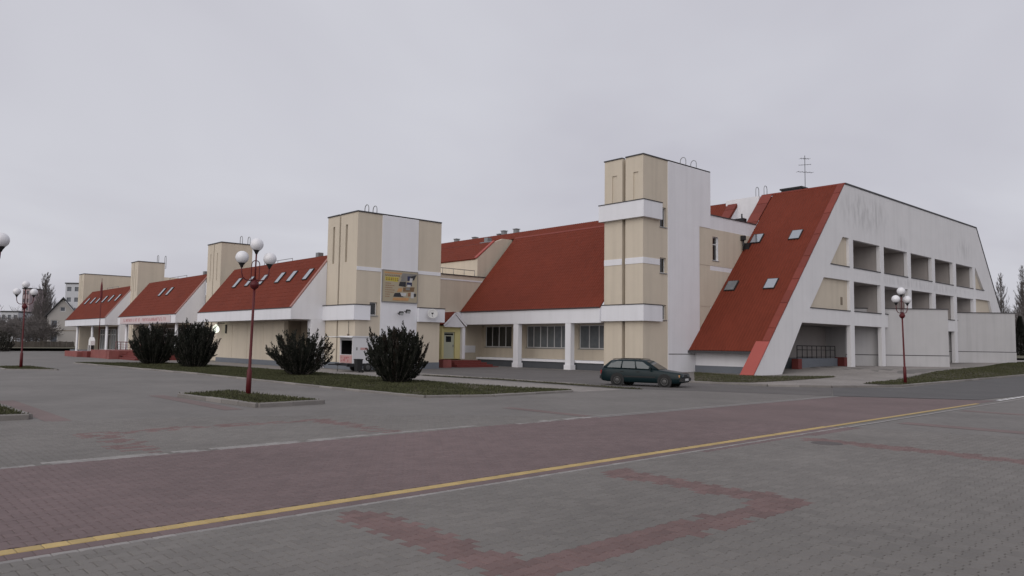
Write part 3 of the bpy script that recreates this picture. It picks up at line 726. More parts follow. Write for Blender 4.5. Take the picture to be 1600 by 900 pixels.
# entrance porch in the corner
po = MB()
QX = -46.3
P('porch_wall', MB().plate(rect(34.75, 36.75, .58, 2.98), [rect(34.95, 36.0, .6, 2.62)], FX(QX), .2), 'yellow_wall')
dr = P('door', MB().plate(rect(34.96, 35.99, .602, 2.60), [rect(35.2, 35.72, 1.86, 2.30), rect(35.05, 35.9, 2.38, 2.52)], FX(QX - .1), .07), 'door')
P('pane', MB().plate(rect(35.18, 35.74, 1.84, 2.32), [], FX(QX - .12), .02), 'glass', dr)
P('pane', MB().plate(rect(35.03, 35.92, 2.36, 2.54), [], FX(QX - .12), .02), 'glass', dr)
P('handle', MB().box(QX - .1, QX - .04, 35.86, 35.92, 1.5, 1.65), 'steel', dr)
P('porch_side', MB().box(QX - 3.6, QX - .202, 34.75, 34.95, -.1, 3.1).box(QX - 3.6, QX - .202, 36.55, 36.75, -.1, 3.1), 'yellow_wall')
P('porch_pillar', B(QX + .02, QX + .28, 36.5, 36.78, .58, 2.97), 'white')
P('porch_gable', MB().plate([(34.75, 3.0), (36.75, 3.0), (35.75, 3.98)], [], FX(QX + .32), .12), 'white')
for s_ in (-1, 1):
    d = Vector((0, 1.30 * s_, -1.15)).normalized(); nrm = Vector((0, 1.15 * s_, 1.30)).normalized()
    P('porch_roof', MB().obox(Vector((QX - 1.55, 35.75, 4.12)) + d * .72 + nrm * .03, Vector((1, 0, 0)), d, nrm, 1.86, .72, .04), 'roof')
    P('barge_board', MB().obox(Vector((QX + .36, 35.75, 4.06)) + d * .72, Vector((1, 0, 0)), d, nrm, .03, .73, .06), 'white')
P('porch_ceiling', B(QX - 3.5, QX + .2, 34.78, 36.72, 2.985, 3.05), 'yellow_wall')
for k in range(4):
    P('step', B(QX + .0 + .3 * (3 - k) * 0, -43.9 - .28 * k, 34.6 + .0 * k, 38.4 - .35 * k, -.1 + .15 * k + (.002 if k else 0), .05 + .15 * k), 'red_step')

# ---------------- tall stair tower
TX1, TY0, TY1, TZ = -31.4, 40.06, 47.92, 14.6
wins = [(9.92, 11.28), (6.75, 7.8), (3.56, 4.58)]
fluted_tower(TX0, TX1, TY0, TY1, TZ, -33.05, 0.28, (-33.88, -32.02), 0.42, 11.5, 13.5, side_holes=[rect(41.9, 42.6, a, b) for a, b in wins], slit_depth=0.07, slit_mat='beige')
for a, b in wins: window(FX(TX1), 41.9, 42.6, a, b, .16, 1)
P('white_panel', B(TX1 - .002, TX1 + .05, 42.76, TY1, 10.452, TZ + .1), 'white')
P('white_panel', B(TX1 - .002, TX1 + .05, 42.76, 46.5, -.1, 10.45), 'white')
P('wall_groove', B(TX1 + .052, TX1 + .06, 42.8, 45.9, 1.22, 1.27), 'cap')
for za, zb_ in ((10.35, 11.48), (3.43, 4.5)):
    P('band', MB().box(TX0 - .28, TX1 + .28, TY0 - .3, TY0 - .002, za, zb_).box(TX1 + .003, TX1 + .28, TY0 - .002, 41.82, za, zb_).box(TX0 - .28, TX0 - .003, TY0 - .002, 41, za, zb_), 'fascia')
    P('band_coping', MB().box(TX0 - .31, TX1 + .31, TY0 - .33, TY0 - .004, zb_ + .002, zb_ + .06).box(TX1 + .006, TX1 + .31, TY0 - .004, 41.83, zb_ + .002, zb_ + .06), 'cap')
P('string_course', MB().box(TX0, -33.19, TY0 - .025, TY0 - .002, 7.27, 7.68).box(-32.91, TX1 + .02, TY0 - .025, TY0 - .002, 7.27, 7.68).box(TX1 + .002, TX1 + .025, TY0 - .002, 41.85, 7.27, 7.68), 'white')
P('plinth', B(TX0 - .03, -33.19, TY0 - .03, TY0 - .002, -.1, .4), 'plinth'); P('plinth', B(-32.91, TX1 + .03, TY0 - .03, TY0 - .002, -.1, .4), 'plinth')
ladder(TX1 - .3, 46.0, TZ, (0, 1, 0), 1.3, 0.75)
# side wall running back from the tower
P('side_wall', MB().plate([(TY1, -.1), (47.9, 3.0), (54.2, 11.2), (54.2, 11.5), (TY1, 11.5)][0:1] + [(54.3, -.1), (54.3, 11.45), (TY1, 11.45)], [rect(48.22, 48.98, 8.13, 9.9)], FX(TX1), .3), 'white')
P('side_panel', MB().plate(rect(46.52, 53.6, 7.72, 10.45), [rect(48.22, 48.98, 8.13, 9.9)], FX(TX1 + .02), .018), 'beige')
P('side_panel', MB().plate(rect(46.52, 53.6, 4.70, 7.38), [], FX(TX1 + .02), .018), 'beige')
window(FX(TX1), 48.22, 48.98, 8.13, 9.9, .14, 1, sill=True, tr=9.35)
P('coping', B(TX1 - .3, TX1 + .06, TY1, 54.3, 11.453, 11.52), 'cap')
P('vent', MB().box(TX1 + .05, TX1 + .35, 52.0, 52.3, 10.0, 10.35).tube([(TX1 + .2, 52.15, 9.2), (TX1 + .2, 52.15, 10.0)], .07, 6).box(TX1 + .02, TX1 + .5, 52.4, 52.9, 9.3, 9.8), 'black')
P('vent', MB().box(-32.6, -31.7, 53.0, 53.5, 11.5, 11.9).tube([(-32, 53.3, 11.9), (-32, 53.3, 12.3)], .06, 5), 'black')

# ---------------- right-hand hall: steep roof, gable screen with loggias
GX, GT = -25.5, 0.3
RM, RY = 1.069, 43.74
rz = lambda y: RM * (y - RY)
roof('hall_roof', TX1 - .0, -25.97, 45.15, rz(45.15) + .02, 57.1, rz(57.1) + .02, 0.235, 0.028, None, 0.12)
P('eave_edge', B(TX1 + .05, -26.05, 45.02, 45.10, rz(45.15) - .16, rz(45.15) + .0), 'cap')
for x, y in ((-30.62, 53.2), (-27.45, 53.2), (-30.65, 49.57), (-27.48, 49.57)): skylight(x, y, 45.15, rz(45.15) + .02, RM, .86, 1.02, None, 'glass_grey' if x < -30 and y < 50 else 'skyglass')
verge(-32.4, -31.42, 53.9, rz(53.9), 57.1, rz(57.1), 4, .06)
verge(-25.99, -25.47, 45.7, rz(45.7) + .05, 57.1, rz(57.1) + .05, 14, .06)
verge(-26.42, -25.46, 43.55, rz(43.55) + .05, 45.69, rz(45.69) + .05, 1, .06, 'flash_low')
P('ridge_flashing', B(-32.4, -25.47, 57.05, 57.4, 14.28, 14.40), 'flash')
P('eave_wall', MB().plate(rect(TX1 + .06, -26.42, -.1, 1.62), [], FY(45.95), .3), 'white')
P('plinth', B(TX1 + .06, -26.42, 45.9, 45.948, -.1, .46), 'plinth')
roof('rear_hall_roof', -42, -34.4, 53.9, rz(53.9), 56.9, rz(56.9), 0.235, .028, None, .12)
verge(-35.3, -34.42, 53.9, rz(53.9), 56.9, rz(56.9), 4, .05)
P('rear_wall', MB().box(-35.5, -32.42, 56.6, 57.0, 9, 14.25), 'white')
P('cheek', MB().plate([(54.0, 9.5), (57.0, 9.5), (57.0, 14.1), (54.0, rz(54.0))], [], FX(-34.45), .2), 'white')
P('roof_deck', B(-42, -26.42, 57.4, 87.1, 13.9, 14.2), 'cap')
ladder(-32.7, 57.3, 14.3, (1, 0, 0), 0.75, 0.9, -1.6)
P('roof_hatch', MB().box(-30.9, -29.2, 57.5, 58.4, 14.2, 14.62).box(-31.0, -29.1, 57.42, 58.5, 14.622, 14.75), 'black')
bays = [(58.35, 63.3), (64.05, 68.97), (69.72, 74.62), (75.4, 80.1), (80.95, 85.75)]
outer = [(43.74, -.3), (57.1, 14.29), (87.2, 14.29), (99.8, -.3)]
holes = [rect(a, b, 7.95, 10.15) for a, b in bays] + [rect(a, b, 4.60, 6.93) for a, b in bays]
TL = [(54.5, 7.96), (57.65, 7.96), (57.65, 10.2), (56.6, 10.2)]; BL = [(51.3, 4.6), (57.65, 4.6), (57.65, 6.93), (53.45, 6.93)]
TR = [(86.5, 7.96), (89.15, 7.96), (86.7, 10.14), (86.5, 10.14)]; BR = [(86.45, 4.6), (92.2, 4.6), (90.75, 7.0), (86.45, 7.0)]
holes += [TL, BL, TR, BR]
# ground openings reach below the pavement: cut them out of the outline
outer = [(43.5, -.25), (57.1, 14.29), (87.2, 14.29), (99.8, -.25), (96.8, -.25), (93.6, 3.5), (86.4, 3.5), (86.4, -.25), (85.7, -.25), (85.7, 3.55),
         (80.9, 3.55), (80.9, -.25), (80.1, -.25), (80.1, 3.55), (75.4, 3.55), (75.4, -.25), (74.65, -.25), (74.65, 3.55), (69.7, 3.55), (69.7, -.25), (69.0, -.25), (69.0, 3.55), (64.0, 3.55), (64.0, -.25), (63.3, -.25), (63.3, 3.55), (58.35, 3.55), (58.35, -.25), (57.65, -.25), (57.65, 3.55), (50.1, 3.55), (47.05, -.25)]
P('gable_leg', MB().plate([(43.5, -.25), (56.8, 13.97), (58.6, 13.97), (46.2, -.25)], [], FX(GX - GT - .003), .58), 'gable')
gw_ = P('gable_wall', MB().plate(outer, holes, FX(GX), GT), 'gable')
P('coping', B(GX - GT - .03, GX + .05, 57.15, 87.25, 14.30, 14.42), 'cap', gw_)
d = Vector((0, 12.6, -14.54)).normalized(); nrm = Vector((0, 14.54, 12.6)).normalized()
P('coping', MB().obox(Vector((GX - GT / 2, 87.25, 14.36)) + d * 9.6 - nrm * .0, Vector((1, 0, 0)), d, nrm, GT / 2 + .04, 9.6, .06), 'cap', gw_)
for q in (TL, BL, TR, BR):
    cx_ = sum(p[0] for p in q) / 4; cz_ = sum(p[1] for p in q) / 4
    P('infill_panel', MB().plate([(cx_ + (a - cx_) * 1.02, cz_ + (b_ - cz_) * 1.03) for a, b_ in q], [], FX(GX - .22), .2), 'beige', gw_)
    P('sill', MB().box(GX - .2, GX + .05, min(p[0] for p in q), max(p[0] for p in q), q[0][1] - .0, q[0][1] + .06), 'cap', gw_)
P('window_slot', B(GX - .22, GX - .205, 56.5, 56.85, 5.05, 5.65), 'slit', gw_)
DP = 3.0                                     # loggia depth behind the screen
for a, b_ in bays:
    for z in (7.95, 4.60):
        P('sill', B(GX - GT + .05, GX + .05, a - .02, b_ + .02, z + .002, z + .07), 'cap', gw_)
sl = MB()
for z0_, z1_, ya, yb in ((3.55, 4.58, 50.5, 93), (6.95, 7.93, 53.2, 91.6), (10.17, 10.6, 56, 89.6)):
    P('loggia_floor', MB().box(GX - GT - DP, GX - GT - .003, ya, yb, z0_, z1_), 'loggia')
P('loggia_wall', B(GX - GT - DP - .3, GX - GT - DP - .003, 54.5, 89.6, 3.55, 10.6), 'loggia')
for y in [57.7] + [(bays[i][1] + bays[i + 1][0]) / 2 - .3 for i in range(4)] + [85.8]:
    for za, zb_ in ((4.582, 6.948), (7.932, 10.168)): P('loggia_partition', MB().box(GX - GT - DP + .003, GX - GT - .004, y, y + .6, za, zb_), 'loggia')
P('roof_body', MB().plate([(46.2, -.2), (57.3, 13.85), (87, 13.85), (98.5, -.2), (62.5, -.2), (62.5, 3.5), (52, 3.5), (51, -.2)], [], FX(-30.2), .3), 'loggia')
roof('rear_slope', -42, -26.45, 99.6, -.2, 87.2, 14.2, 0.235, .028, None, .12)
# saw-tooth blocks standing out under the screen
def block(p0, p1, p2, zt, zb, gr):
    b = MB(); q = [p0, p1, p2, (p0[0] - 2.5, p2[1] + .5), (p0[0] - 3.5, p0[1] + .5)]
    n_ = len(q); b.add([(x, y, -.2) for x, y in q] + [(x, y, zt) for x, y in q], [tuple(range(n_ - 1, -1, -1)), tuple(range(n_, 2 * n_))] + [(i, (i + 1) % n_, (i + 1) % n_ + n_, i + n_) for i in range(n_)])
    o = P('corner_block', b, 'block')
    v0, v1 = Vector((*p0, 0)), Vector((*p1, 0)); d = (v1 - v0).normalized(); nrm = Vector((d.y, -d.x, 0)); Lw = (v1 - v0).length
    mid = (v0 + v1) / 2
    P('plinth', MB().obox(mid + nrm * .03 + Vector((0, 0, (gr - .2) / 2)) + Vector((0, 0, 0)), d, nrm, Vector((0, 0, 1)), Lw / 2, .028, (gr + .2) / 2), 'block', o)
    P('groove', MB().obox(mid + nrm * .02 + Vector((0, 0, gr + .035)), d, nrm, Vector((0, 0, 1)), Lw / 2, .018, .03), 'cap', o)
    P('coping', MB().obox(mid - nrm * .12 + Vector((0, 0, zt + .035)), d, nrm, Vector((0, 0, 1)), Lw / 2 + .05, .2, .03), 'cap', o)
block((-27.9, 62.1), (-22.15, 68.1), (-25.6, 71.3), 5.08, .35, 1.27)
block((-26.6, 79.8), (-21.75, 84.95), (-25.6, 88.6), 5.38, .5, 1.62)
# ramp and door under the gable
P('platform', MB().box(-30.1, -27.35, 53.0, 59.4, -.1, 1.02), 'plinth')
P('railing_frame', MB().tube([(-27.45, 53.1, 1.02), (-27.45, 53.1, 1.95), (-27.45, 59.2, 1.95), (-27.45, 59.2, 1.02)], .035, 5).tube([(-27.45, 53.1, 1.65), (-27.45, 59.2, 1.65)], .025, 5).tube([(-27.45, 53.1, 1.12), (-27.45, 59.2, 1.12)], .025, 5), 'black')
for k in range(7): P('railing_post', MB().tube([(-27.45, 53.9 + .75 * k, 1.02), (-27.45, 53.9 + .75 * k, 1.95)], .03, 5), 'black')
P('door', MB().box(-29.88, -29.8, 52.6, 54.6, 1.0, 3.3), 'black')
P('pillar', B(-27.45, -26.95, 52.3, 52.85, .0, 1.0), 'red_step'); P('pillar', B(-27.6, -26.9, 59.6, 60.4, .0, 1.1), 'red_step')
P('inner_wall', MB().box(-29.9, -29.7, 54.8, 62.4, -.1, 3.54), 'loggia')

# ================================================================== THINGS
Z3 = Vector((0, 0, 1))
def at(px, D, z=0.0):
    """ground point seen at image column px of the 1600-wide photograph, D metres into the view"""
    d = fw + cr * ((px - 800) / f_px)
    p = CAM + d * (D / d.dot(fw)); return Vector((p.x, p.y, z))

# ---------------- street lamps
def make_lamp(loc, label, ang=72, lean=0.0):
    x, y = loc; z = gz(x, y)
    t = empty('street_lamp', (x, y, z), label, 'street lamp', 'red three-globe street lamps')
    T = lambda b, n, mm, p=None: b.build(n, M[mm], p or t)
    o = Vector((x, y, z)); a = Vector((math.cos(R(ang)), math.sin(R(ang)), 0)); ln = Vector((0.67, 0.74, 0)) * lean
    P_ = lambda h, off=0.0: o + ln * (h / 5) + a * off + Z3 * h
    post = T(MB().tube([P_(-.1), P_(.86), P_(.90), P_(2.2), P_(3.42)], [.085, .078, .048, .042, .038], 10), 'post', 'red_paint')
    T(MB().lathe(P_(3.40), [(.04, 0), (.11, .05), (.145, .13), (.145, .17), (.11, .24), (.045, .29)], 12), 'boss', 'red_paint')
    T(MB().tube([P_(3.66), P_(4.56)], .026, 8), 'stem', 'red_paint')
    for s_ in (-1, 1):
        pts = [P_(3.72, .03 * s_), P_(3.68, .16 * s_), P_(3.70, .28 * s_), P_(3.78, .37 * s_), P_(3.92, .41 * s_), P_(4.10, .42 * s_)]
        T(MB().tube(pts, .020, 7), 'arm', 'red_paint')
        lp = [P_(3.66, .02 * s_), P_(3.72, .12 * s_), P_(4.2, .12 * s_)] + [P_(4.2 + .12 * math.sin(math.pi * k / 8), .12 * s_ * math.cos(math.pi * k / 8) if k < 4 else .12 * s_ * math.cos(math.pi * k / 8) * .0) for k in range(1, 5)]
        T(MB().tube(lp, .014, 6), 'loop', 'red_paint')
        g = T(MB().ball(P_(4.40, .42 * s_), .205), 'globe', 'globe')
        T(MB().lathe(P_(4.08, .42 * s_), [(.03, 0), (.055, .06), (.10, .13), (.115, .155)], 12), 'holder', 'black', g)
    g = T(MB().ball(P_(4.83), .205), 'globe', 'globe')
    T(MB().lathe(P_(4.52), [(.03, 0), (.055, .06), (.10, .13), (.115, .145)], 12), 'holder', 'black', g)
    return t
make_lamp((-23.35, 10.0), 'red lamp post with three white globes standing on the small grass island', lean=.10)
make_lamp((-15.7, 41.8), 'red lamp post with white globes on the grass verge before the gabled hall', lean=-.12)
make_lamp((-51.5, 8.55), 'smallest red lamp post with white globes, standing far off at left')
make_lamp((-24.55, 3.02), 'lamp post of which only one white globe enters at the left edge')

# ---------------- conifer bushes
def bush(loc, h, rx, label, seed, base_r=.75, n=110, sparse=0.0, open_top=0.0, skew=0.0, group='dark rounded conifers on the lawn', leaves=150):
    rg = random.Random(seed); x, y = loc; z = gz(x, y)
    t = empty('conifer_bush', (x, y, z), label, 'bush', group)
    br = MB(); lf = MB(); rn = []; lb = MB(); rb = []
    for i in range(n):
        q = math.sqrt((i + .5) / n); a = i * 2.39996 + rg.uniform(-.3, .3)
        # fan of upright plumes: outer ones lean out and end lower
        br_ = base_r * q * .8; tr = rx * (q ** .85) * rg.uniform(.85, 1.05)
        th = h * (1 - .42 * q ** 3) * rg.uniform(.84, 1.03)
        if q < .35 and open_top: th *= 1 - open_top * rg.random()
        if q > .75 and rg.random() < .45: th *= rg.uniform(.62, .9)
        b0 = Vector((br_ * math.cos(a), br_ * math.sin(a), 0)); b1 = Vector((tr * math.cos(a) + skew * q, tr * math.sin(a), th))
        mid = b0.lerp(b1, .45) + Vector((math.cos(a), math.sin(a), 0)) * (.06 * rx * q) + Vector((rg.gauss(0, .05), rg.gauss(0, .05), -.08 * h * q))
        cur = lambda u: b0 * (1 - u) ** 2 + mid * 2 * u * (1 - u) + b1 * u * u
        if i % 2 == 0 or q > .6:
            br.tube([Vector((x, y, z)) + cur(u) for u in (0, .3, .6, .92)], [.030, .022, .014, .006], 4)
        tgt, trn = (lb, rb) if rg.random() < .10 + sparse * .45 * (q > .7) else (lf, rn)
        nl = int(leaves * (1 - sparse * (.3 + .7 * q) * rg.random()))
        O = Vector((x, y, z)); rad0 = rg.uniform(.09, .17)
        sprigs = []
        for k in range(7):
            u = rg.uniform(.25, .97); tan = (cur(min(1, u + .05)) - cur(u - .05)).normalized()
            dv = Vector((rg.gauss(0, 1), rg.gauss(0, 1), rg.gauss(0, .6)))
            sprigs.append((cur(u), (tan + dv * .38 + Z3 * .25).normalized() * rg.uniform(.18, .48)))
        if q > .5:
            for p_, v_ in sprigs: br.tube([O + p_, O + p_ + v_ * .9], [.008, .004], 3)
        for k in range(nl):
            if rg.random() < .45:
                u = .10 + .90 * (k / nl) ** .8; rad = (rad0 * (1 - u) ** .5 + .02) * rg.uniform(.2, 1.0); p = cur(u); adir = (b1 - b0).normalized()
            else:
                p_, v_ = rg.choice(sprigs); u = rg.random(); rad = .075 * (1.05 - u) * rg.uniform(.3, 1.1); p = p_ + v_ * u; adir = v_.normalized()
            aa = rg.uniform(0, 2 * math.pi); p = p + Vector((rad * math.cos(aa), rad * math.sin(aa), rg.gauss(0, .02)))
            if p.z < .03: p.z = .03 + .1 * rg.random()
            ax = (Vector((math.cos(aa), math.sin(aa), 0)) * .5 + Z3 * rg.uniform(.2, .8) + adir).normalized()
            sd_ = ax.cross(Vector((rg.gauss(0, 1), rg.gauss(0, 1), rg.gauss(0, 1)))).normalized()
            l_ = rg.uniform(.06, .14); w2 = rg.uniform(.014, .030)
            P0 = O + p
            tgt.add([P0 - sd_ * w2 * .6, P0 + ax * l_ * .5 - sd_ * w2, P0 + ax * l_, P0 + ax * l_ * .5 + sd_ * w2], [(0, 1, 2, 3)]); trn.append(rg.random())
    br.build('branches', M['bark'], t)
    for b, r_, mm in ((lf, rn, 'conifer'), (lb, rb, 'conifer_brown')):
        if b.v:
            o = b.build('foliage', M[mm], t); atb = o.data.attributes.new('rnd', 'FLOAT', 'FACE'); atb.data.foreach_set('value', r_)
    return t
bush((-28.0, 18.55), 2.42, 1.42, 'dark round conifer bush in front of the white trailer', 3, .42, 74, .14, .05, -.05, leaves=420)
bush((-35.9, 18.0), 2.30, 1.75, 'open spreading conifer bush left of the white trailer, twiggy at the top', 5, .36, 60, .38, .3, leaves=360)
bush((-48.9, 17.4), 2.95, 1.45, 'dense dark conifer bush nearest the lit wall lamp', 8, .65, 110, .06, .0, leaves=320)
bush((-55.7, 17.0), 2.75, 1.80, 'dense dark conifer bush below the printed banner, second from the lit wall lamp', 11, .65, 110, .06, .1, leaves=300)
bush((-110.0, 15.6), 2.5, 2.0, 'low dark bush cut by the left edge of the photo', 13, 1.6, 90, .05, 0, 0, None, 110)

# ---------------- car
def make_car(loc, heading, s):
    t = empty('estate_car', (loc[0], loc[1], gz(*loc) + .006), 'dark teal estate car parked before the tall beige stair tower', 'car')
    hx = Vector((math.cos(heading), math.sin(heading), 0)); hy = Vector((-hx.y, hx.x, 0)); o = Vector(t.location)
    W = lambda x, y, z: o + (hx * x + hy * y + Z3 * z) * s
    def T(b, n, mm, p=None): return b.build(n, M[mm], p or t)
    def loft(secs, closed=True, smooth=True):
        b = MB(); n = len(secs[0]); vs = [W(*p) for q in secs for p in q]; fs = []
        for i in range(len(secs) - 1):
            for k in range(n - (0 if closed else 1)):
                k2 = (k + 1) % n; fs.append((i * n + k, i * n + k2, (i + 1) * n + k2, (i + 1) * n + k))
        fs.append(tuple(range(n - 1, -1, -1))); fs.append(tuple((len(secs) - 1) * n + k for k in range(n)))
        b.add(vs, fs, smooth); return b
    def sec(x, w, zb, zt, cr_=.03):
        h = [(w * .93, zb), (w * .985, zb + .10), (w, zb + .24), (w * .995, zt - .20), (w * .965, zt - .06), (w * .90, zt - .005), (w * .5, zt + cr_ * .8)]
        return [(x, y, z) for y, z in h] + [(x, -y, z) for y, z in reversed(h)]
    st = [(2.22, .70, .30, .66), (2.17, .77, .24, .70), (2.02, .81, .20, .735), (1.55, .84, .19, .79), (1.0, .85, .19, .865), (.9, .85, .19, .88), (0, .85, .19, .90), (-1.0, .85, .19, .915), (-1.8, .84, .20, .92), (-2.12, .80, .24, .91), (-2.22, .76, .30, .84)]
    T(loft([sec(*q) for q in st]), 'body', 'car')
    # greenhouse: roof, pillars
    def gs(x0, x1, wb, wt, zb, zt):
        return None
    base = [(1.02, .775, .875), (-.2, .80, .90), (-1.3, .79, .915), (-2.13, .73, .92)]
    top = [(.22, .575, 1.345), (-.35, .60, 1.385), (-1.25, .585, 1.375), (-1.72, .55, 1.33)]
    secs = []
    for (xb, wb, zb), (xt, wt, zt) in zip(base, top):
        q = []
        for y_ in (1, -1):
            l_ = [(xb, y_ * wb, zb - .03), (xb + (xt - xb) * .5, y_ * (wb + (wt - wb) * .42), zb + (zt - zb) * .5), (xb + (xt - xb) * .9, y_ * (wb + (wt - wb) * .88), zb + (zt - zb) * .9), (xt, y_ * wt * .93, zt), (xt, y_ * wt * .4, zt + .025)]
            q += l_ if y_ == 1 else list(reversed(l_))
        secs.append(q)
    T(loft(secs), 'cabin', 'car')
    def side_pt(u, v, sd, off=.012):
        u = max(0, min(2.999, u)); i = int(u); f = u - i
        B_ = [base[i][k] * (1 - f) + base[i + 1][k] * f for k in range(3)]; T_ = [top[i][k] * (1 - f) + top[i + 1][k] * f for k in range(3)]
        xm = B_[0] + (T_[0] - B_[0]) * v
        bow = .08 * math.sin(math.pi * min(1, v / 1.0)) * (B_[1] - T_[1])
        y = B_[1] + (T_[1] - B_[1]) * v + bow
        return (xm, sd * (y + off), B_[2] + (T_[2] - B_[2]) * v)
    for sd_ in (1, -1):
        for (a0, a1, b0, b1) in ((.22, .95, .36, .93), (1.03, 1.72, 1.01, 1.70), (1.80, 2.72, 1.78, 2.62)):
            b = MB(); n_ = 5; vs = []
            for k in range(n_ + 1):
                f = k / n_
                for v, (p0, p1) in ((.07, (a0, a1)), (.45, ((a0 + b0) / 2, (a1 + b1) / 2)), (.82, (b0, b1))): vs.append(W(*side_pt(p0 + (p1 - p0) * f, v, sd_, .018)))
            fs = []
            for k in range(n_):
                for j in range(2): fs.append((k * 3 + j, k * 3 + 3 + j, k * 3 + 4 + j, k * 3 + 1 + j))
            b.add(vs, fs, True); T(b, 'side_window', 'car_glass')
        T(MB().tube([W(.1, sd_ * .57, 1.40), W(-.2, sd_ * .58, 1.425), W(-1.4, sd_ * .57, 1.425), W(-1.6, sd_ * .56, 1.385)], .016 * s, 6), 'roof_rail', 'car_black')
        mi = MB().obox(W(.62, sd_ * .92, .95), hx, hy, Z3, .055 * s, .085 * s, .06 * s); T(mi, 'mirror', 'car')
        for k, x_ in enumerate((-.08, -.98)):
            T(MB().obox(W(x_, sd_ * .85, .76), hx, hy, Z3, .09 * s, .012 * s, .018 * s), 'door_handle', 'car_black')
        T(MB().obox(W(0, sd_ * .852, .50), hx, hy, Z3, .86 * s, .012 * s, .035 * s), 'side_strip', 'car_black')
        for x_ in (1.0 + .36, -1.24):
            T(MB().lathe(W(x_, sd_ * .80, .30), [(.385 * s, -.0), (.385 * s, .056 * s)], 22, False, hy * sd_), 'wheel_arch', 'car_black')
            wc = W(x_, sd_ * .70, .295)
            wh = T(MB().lathe(wc, [(.20 * s, 0), (.27 * s, 0), (.295 * s, .03 * s), (.295 * s, .14 * s), (.275 * s, .168 * s), (.19 * s, .172 * s)], 22, True, hy * sd_), 'wheel', 'rubber')
            rm = MB().lathe(wc + hy * sd_ * .165 * s, [(.19 * s, 0), (.19 * s, .012 * s), (.165 * s, .012 * s), (.15 * s, -.0 * s), (.06 * s, .016 * s), (.03 * s, .02 * s)], 18, False, hy * sd_)
            T(rm, 'rim', 'rim', wh)
        T(MB().obox(W(2.155, sd_ * .50, .585), (hx - hy * sd_ * .10).normalized(), hy, Z3, .045 * s, .19 * s, .068 * s), 'headlight', 'headlight')
        T(MB().obox(W(2.11, sd_ * .735, .585), (hx + hy * sd_ * .45).normalized(), (hy - hx * sd_ * .45).normalized(), Z3, .05 * s, .045 * s, .06 * s), 'indicator', 'ink_orange')
        T(MB().obox(W(-2.19, sd_ * .62, .70), hx, hy, Z3, .05 * s, .15 * s, .10 * s), 'tail_light', 'tail')
    # screens
    def screen(p, name):
        b = MB(); b.add([W(*q) for q in p], [(0, 1, 2, 3)]); 
        T(b, name, 'car_glass')
    screen([(1.0, .68, .905), (1.0, -.68, .905), (.30, -.52, 1.325), (.30, .52, 1.325)], 'windscreen')
    screen([(-2.12, .62, .97), (-2.12, -.62, .97), (-1.80, -.50, 1.28), (-1.80, .50, 1.28)], 'rear_window')
    T(MB().obox(W(2.195, 0, .585), hx, hy, Z3, .03 * s, .285 * s, .066 * s), 'grille', 'car_black')
    T(MB().obox(W(2.20, 0, .40), hx, hy, Z3, .075 * s, .77 * s, .085 * s), 'bumper', 'car_black')
    T(MB().obox(W(-2.22, 0, .42), hx, hy, Z3, .06 * s, .77 * s, .085 * s), 'bumper', 'car_black')
    T(MB().obox(W(2.285, 0, .40), hx, hy, Z3, .008 * s, .26 * s, .055 * s), 'number_plate', 'plate')
    T(MB().tube([W(.96, .5, .915), W(.93, .1, .925)], .008, 4).tube([W(.96, -.05, .92), W(.93, -.45, .925)], .008, 4), 'wiper', 'car_black')
    return t
make_car((-21.4, 27.45), math.atan2(.308, .951), .84)

# ---------------- vending trailer
t = empty('food_trailer', (-39.85, 24.7, 0), 'white food trailer with open serving hatch parked at the billboard tower', 'trailer')
T = lambda b, n, mm, p=None: b.build(n, M[mm], p or t)
x0, x1, y0, y1 = -41.3, -39.75, 23.3, 26.4
T(MB().plate(rect(x0, x1, .50, 2.06), [rect(x0 + .14, x1 - .12, 1.02, 1.86)], FY(y0), .05), 'front_panel', 'trailer')
T(MB().plate(rect(y0 + .052, y1, .50, 2.06), [], FX(x1), .05), 'side_panel', 'trailer')
T(MB().box(x0, x0 + .05, y0 + .052, y1, .50, 2.06).box(x0 + .052, x1 - .052, y1 - .05, y1, .5, 2.06).box(x0 + .052, x1 - .052, y0 + .052, y1 - .052, .5, .56), 'shell', 'trailer')
T(MB().box(x0 - .04, x1 + .04, y0 - .04, y1 + .04, 2.063, 2.13), 'roof', 'trailer')
T(MB().box(x0 + .052, x0 + .07, y0 + .055, y0 + .89, .58, 2.05), 'interior_shade', 'black'); T(MB().box(x0 + .072, x1 - .06, y0 + .055, y0 + .89, 2.03, 2.055), 'interior_shade', 'black')  # black sheets added to stand for the shade inside the hatch
T(MB().box(x0 + .06, x1 - .06, y0 + .9, y0 + .94, .6, 2.0), 'shaded_inner_shelf', 'black')  # blackened: the interior shade is put into its colour
for k in range(4): T(MB().box(x0 + .22 + .27 * k, x0 + .38 + .27 * k, y0 + .70, y0 + .86, 1.06, 1.30 + .09 * (k % 2)), 'goods', 'ink_brown' if k % 2 else 'ink_grey')
T(MB().box(x0 + .06, x1 - .06, y0 + .6, y0 + .88, 1.0, 1.05), 'counter', 'black')  # black too, as painted shade behind the hatch
T(MB().obox(((x0 + x1) / 2 - .12, y0 - .55, 2.05), Vector((1, 0, 0)), Vector((0, 1, -.03)).normalized(), Z3, .82, .53, .02), 'hatch', 'white_paint')
pp = T(MB().box(x0 + .1, x1 - .08, y0 - .03, y0 - .003, .52, .98), 'printed_panel', 'pinkish')
for (a, b_, c, d) in ((.1, .2, .3, .36), (.36, .5, .12, .2), (.52, .6, .08, .34), (.68, .84, .24, .36), (.9, 1.0, .06, .2), (.14, .24, .1, .16), (.88, 1.06, .3, .36)):
    T(MB().box(x0 + .1 + a, x0 + .1 + b_, y0 - .036, y0 - .031, .52 + c, .52 + d), 'lettering', 'banner_red', pp)
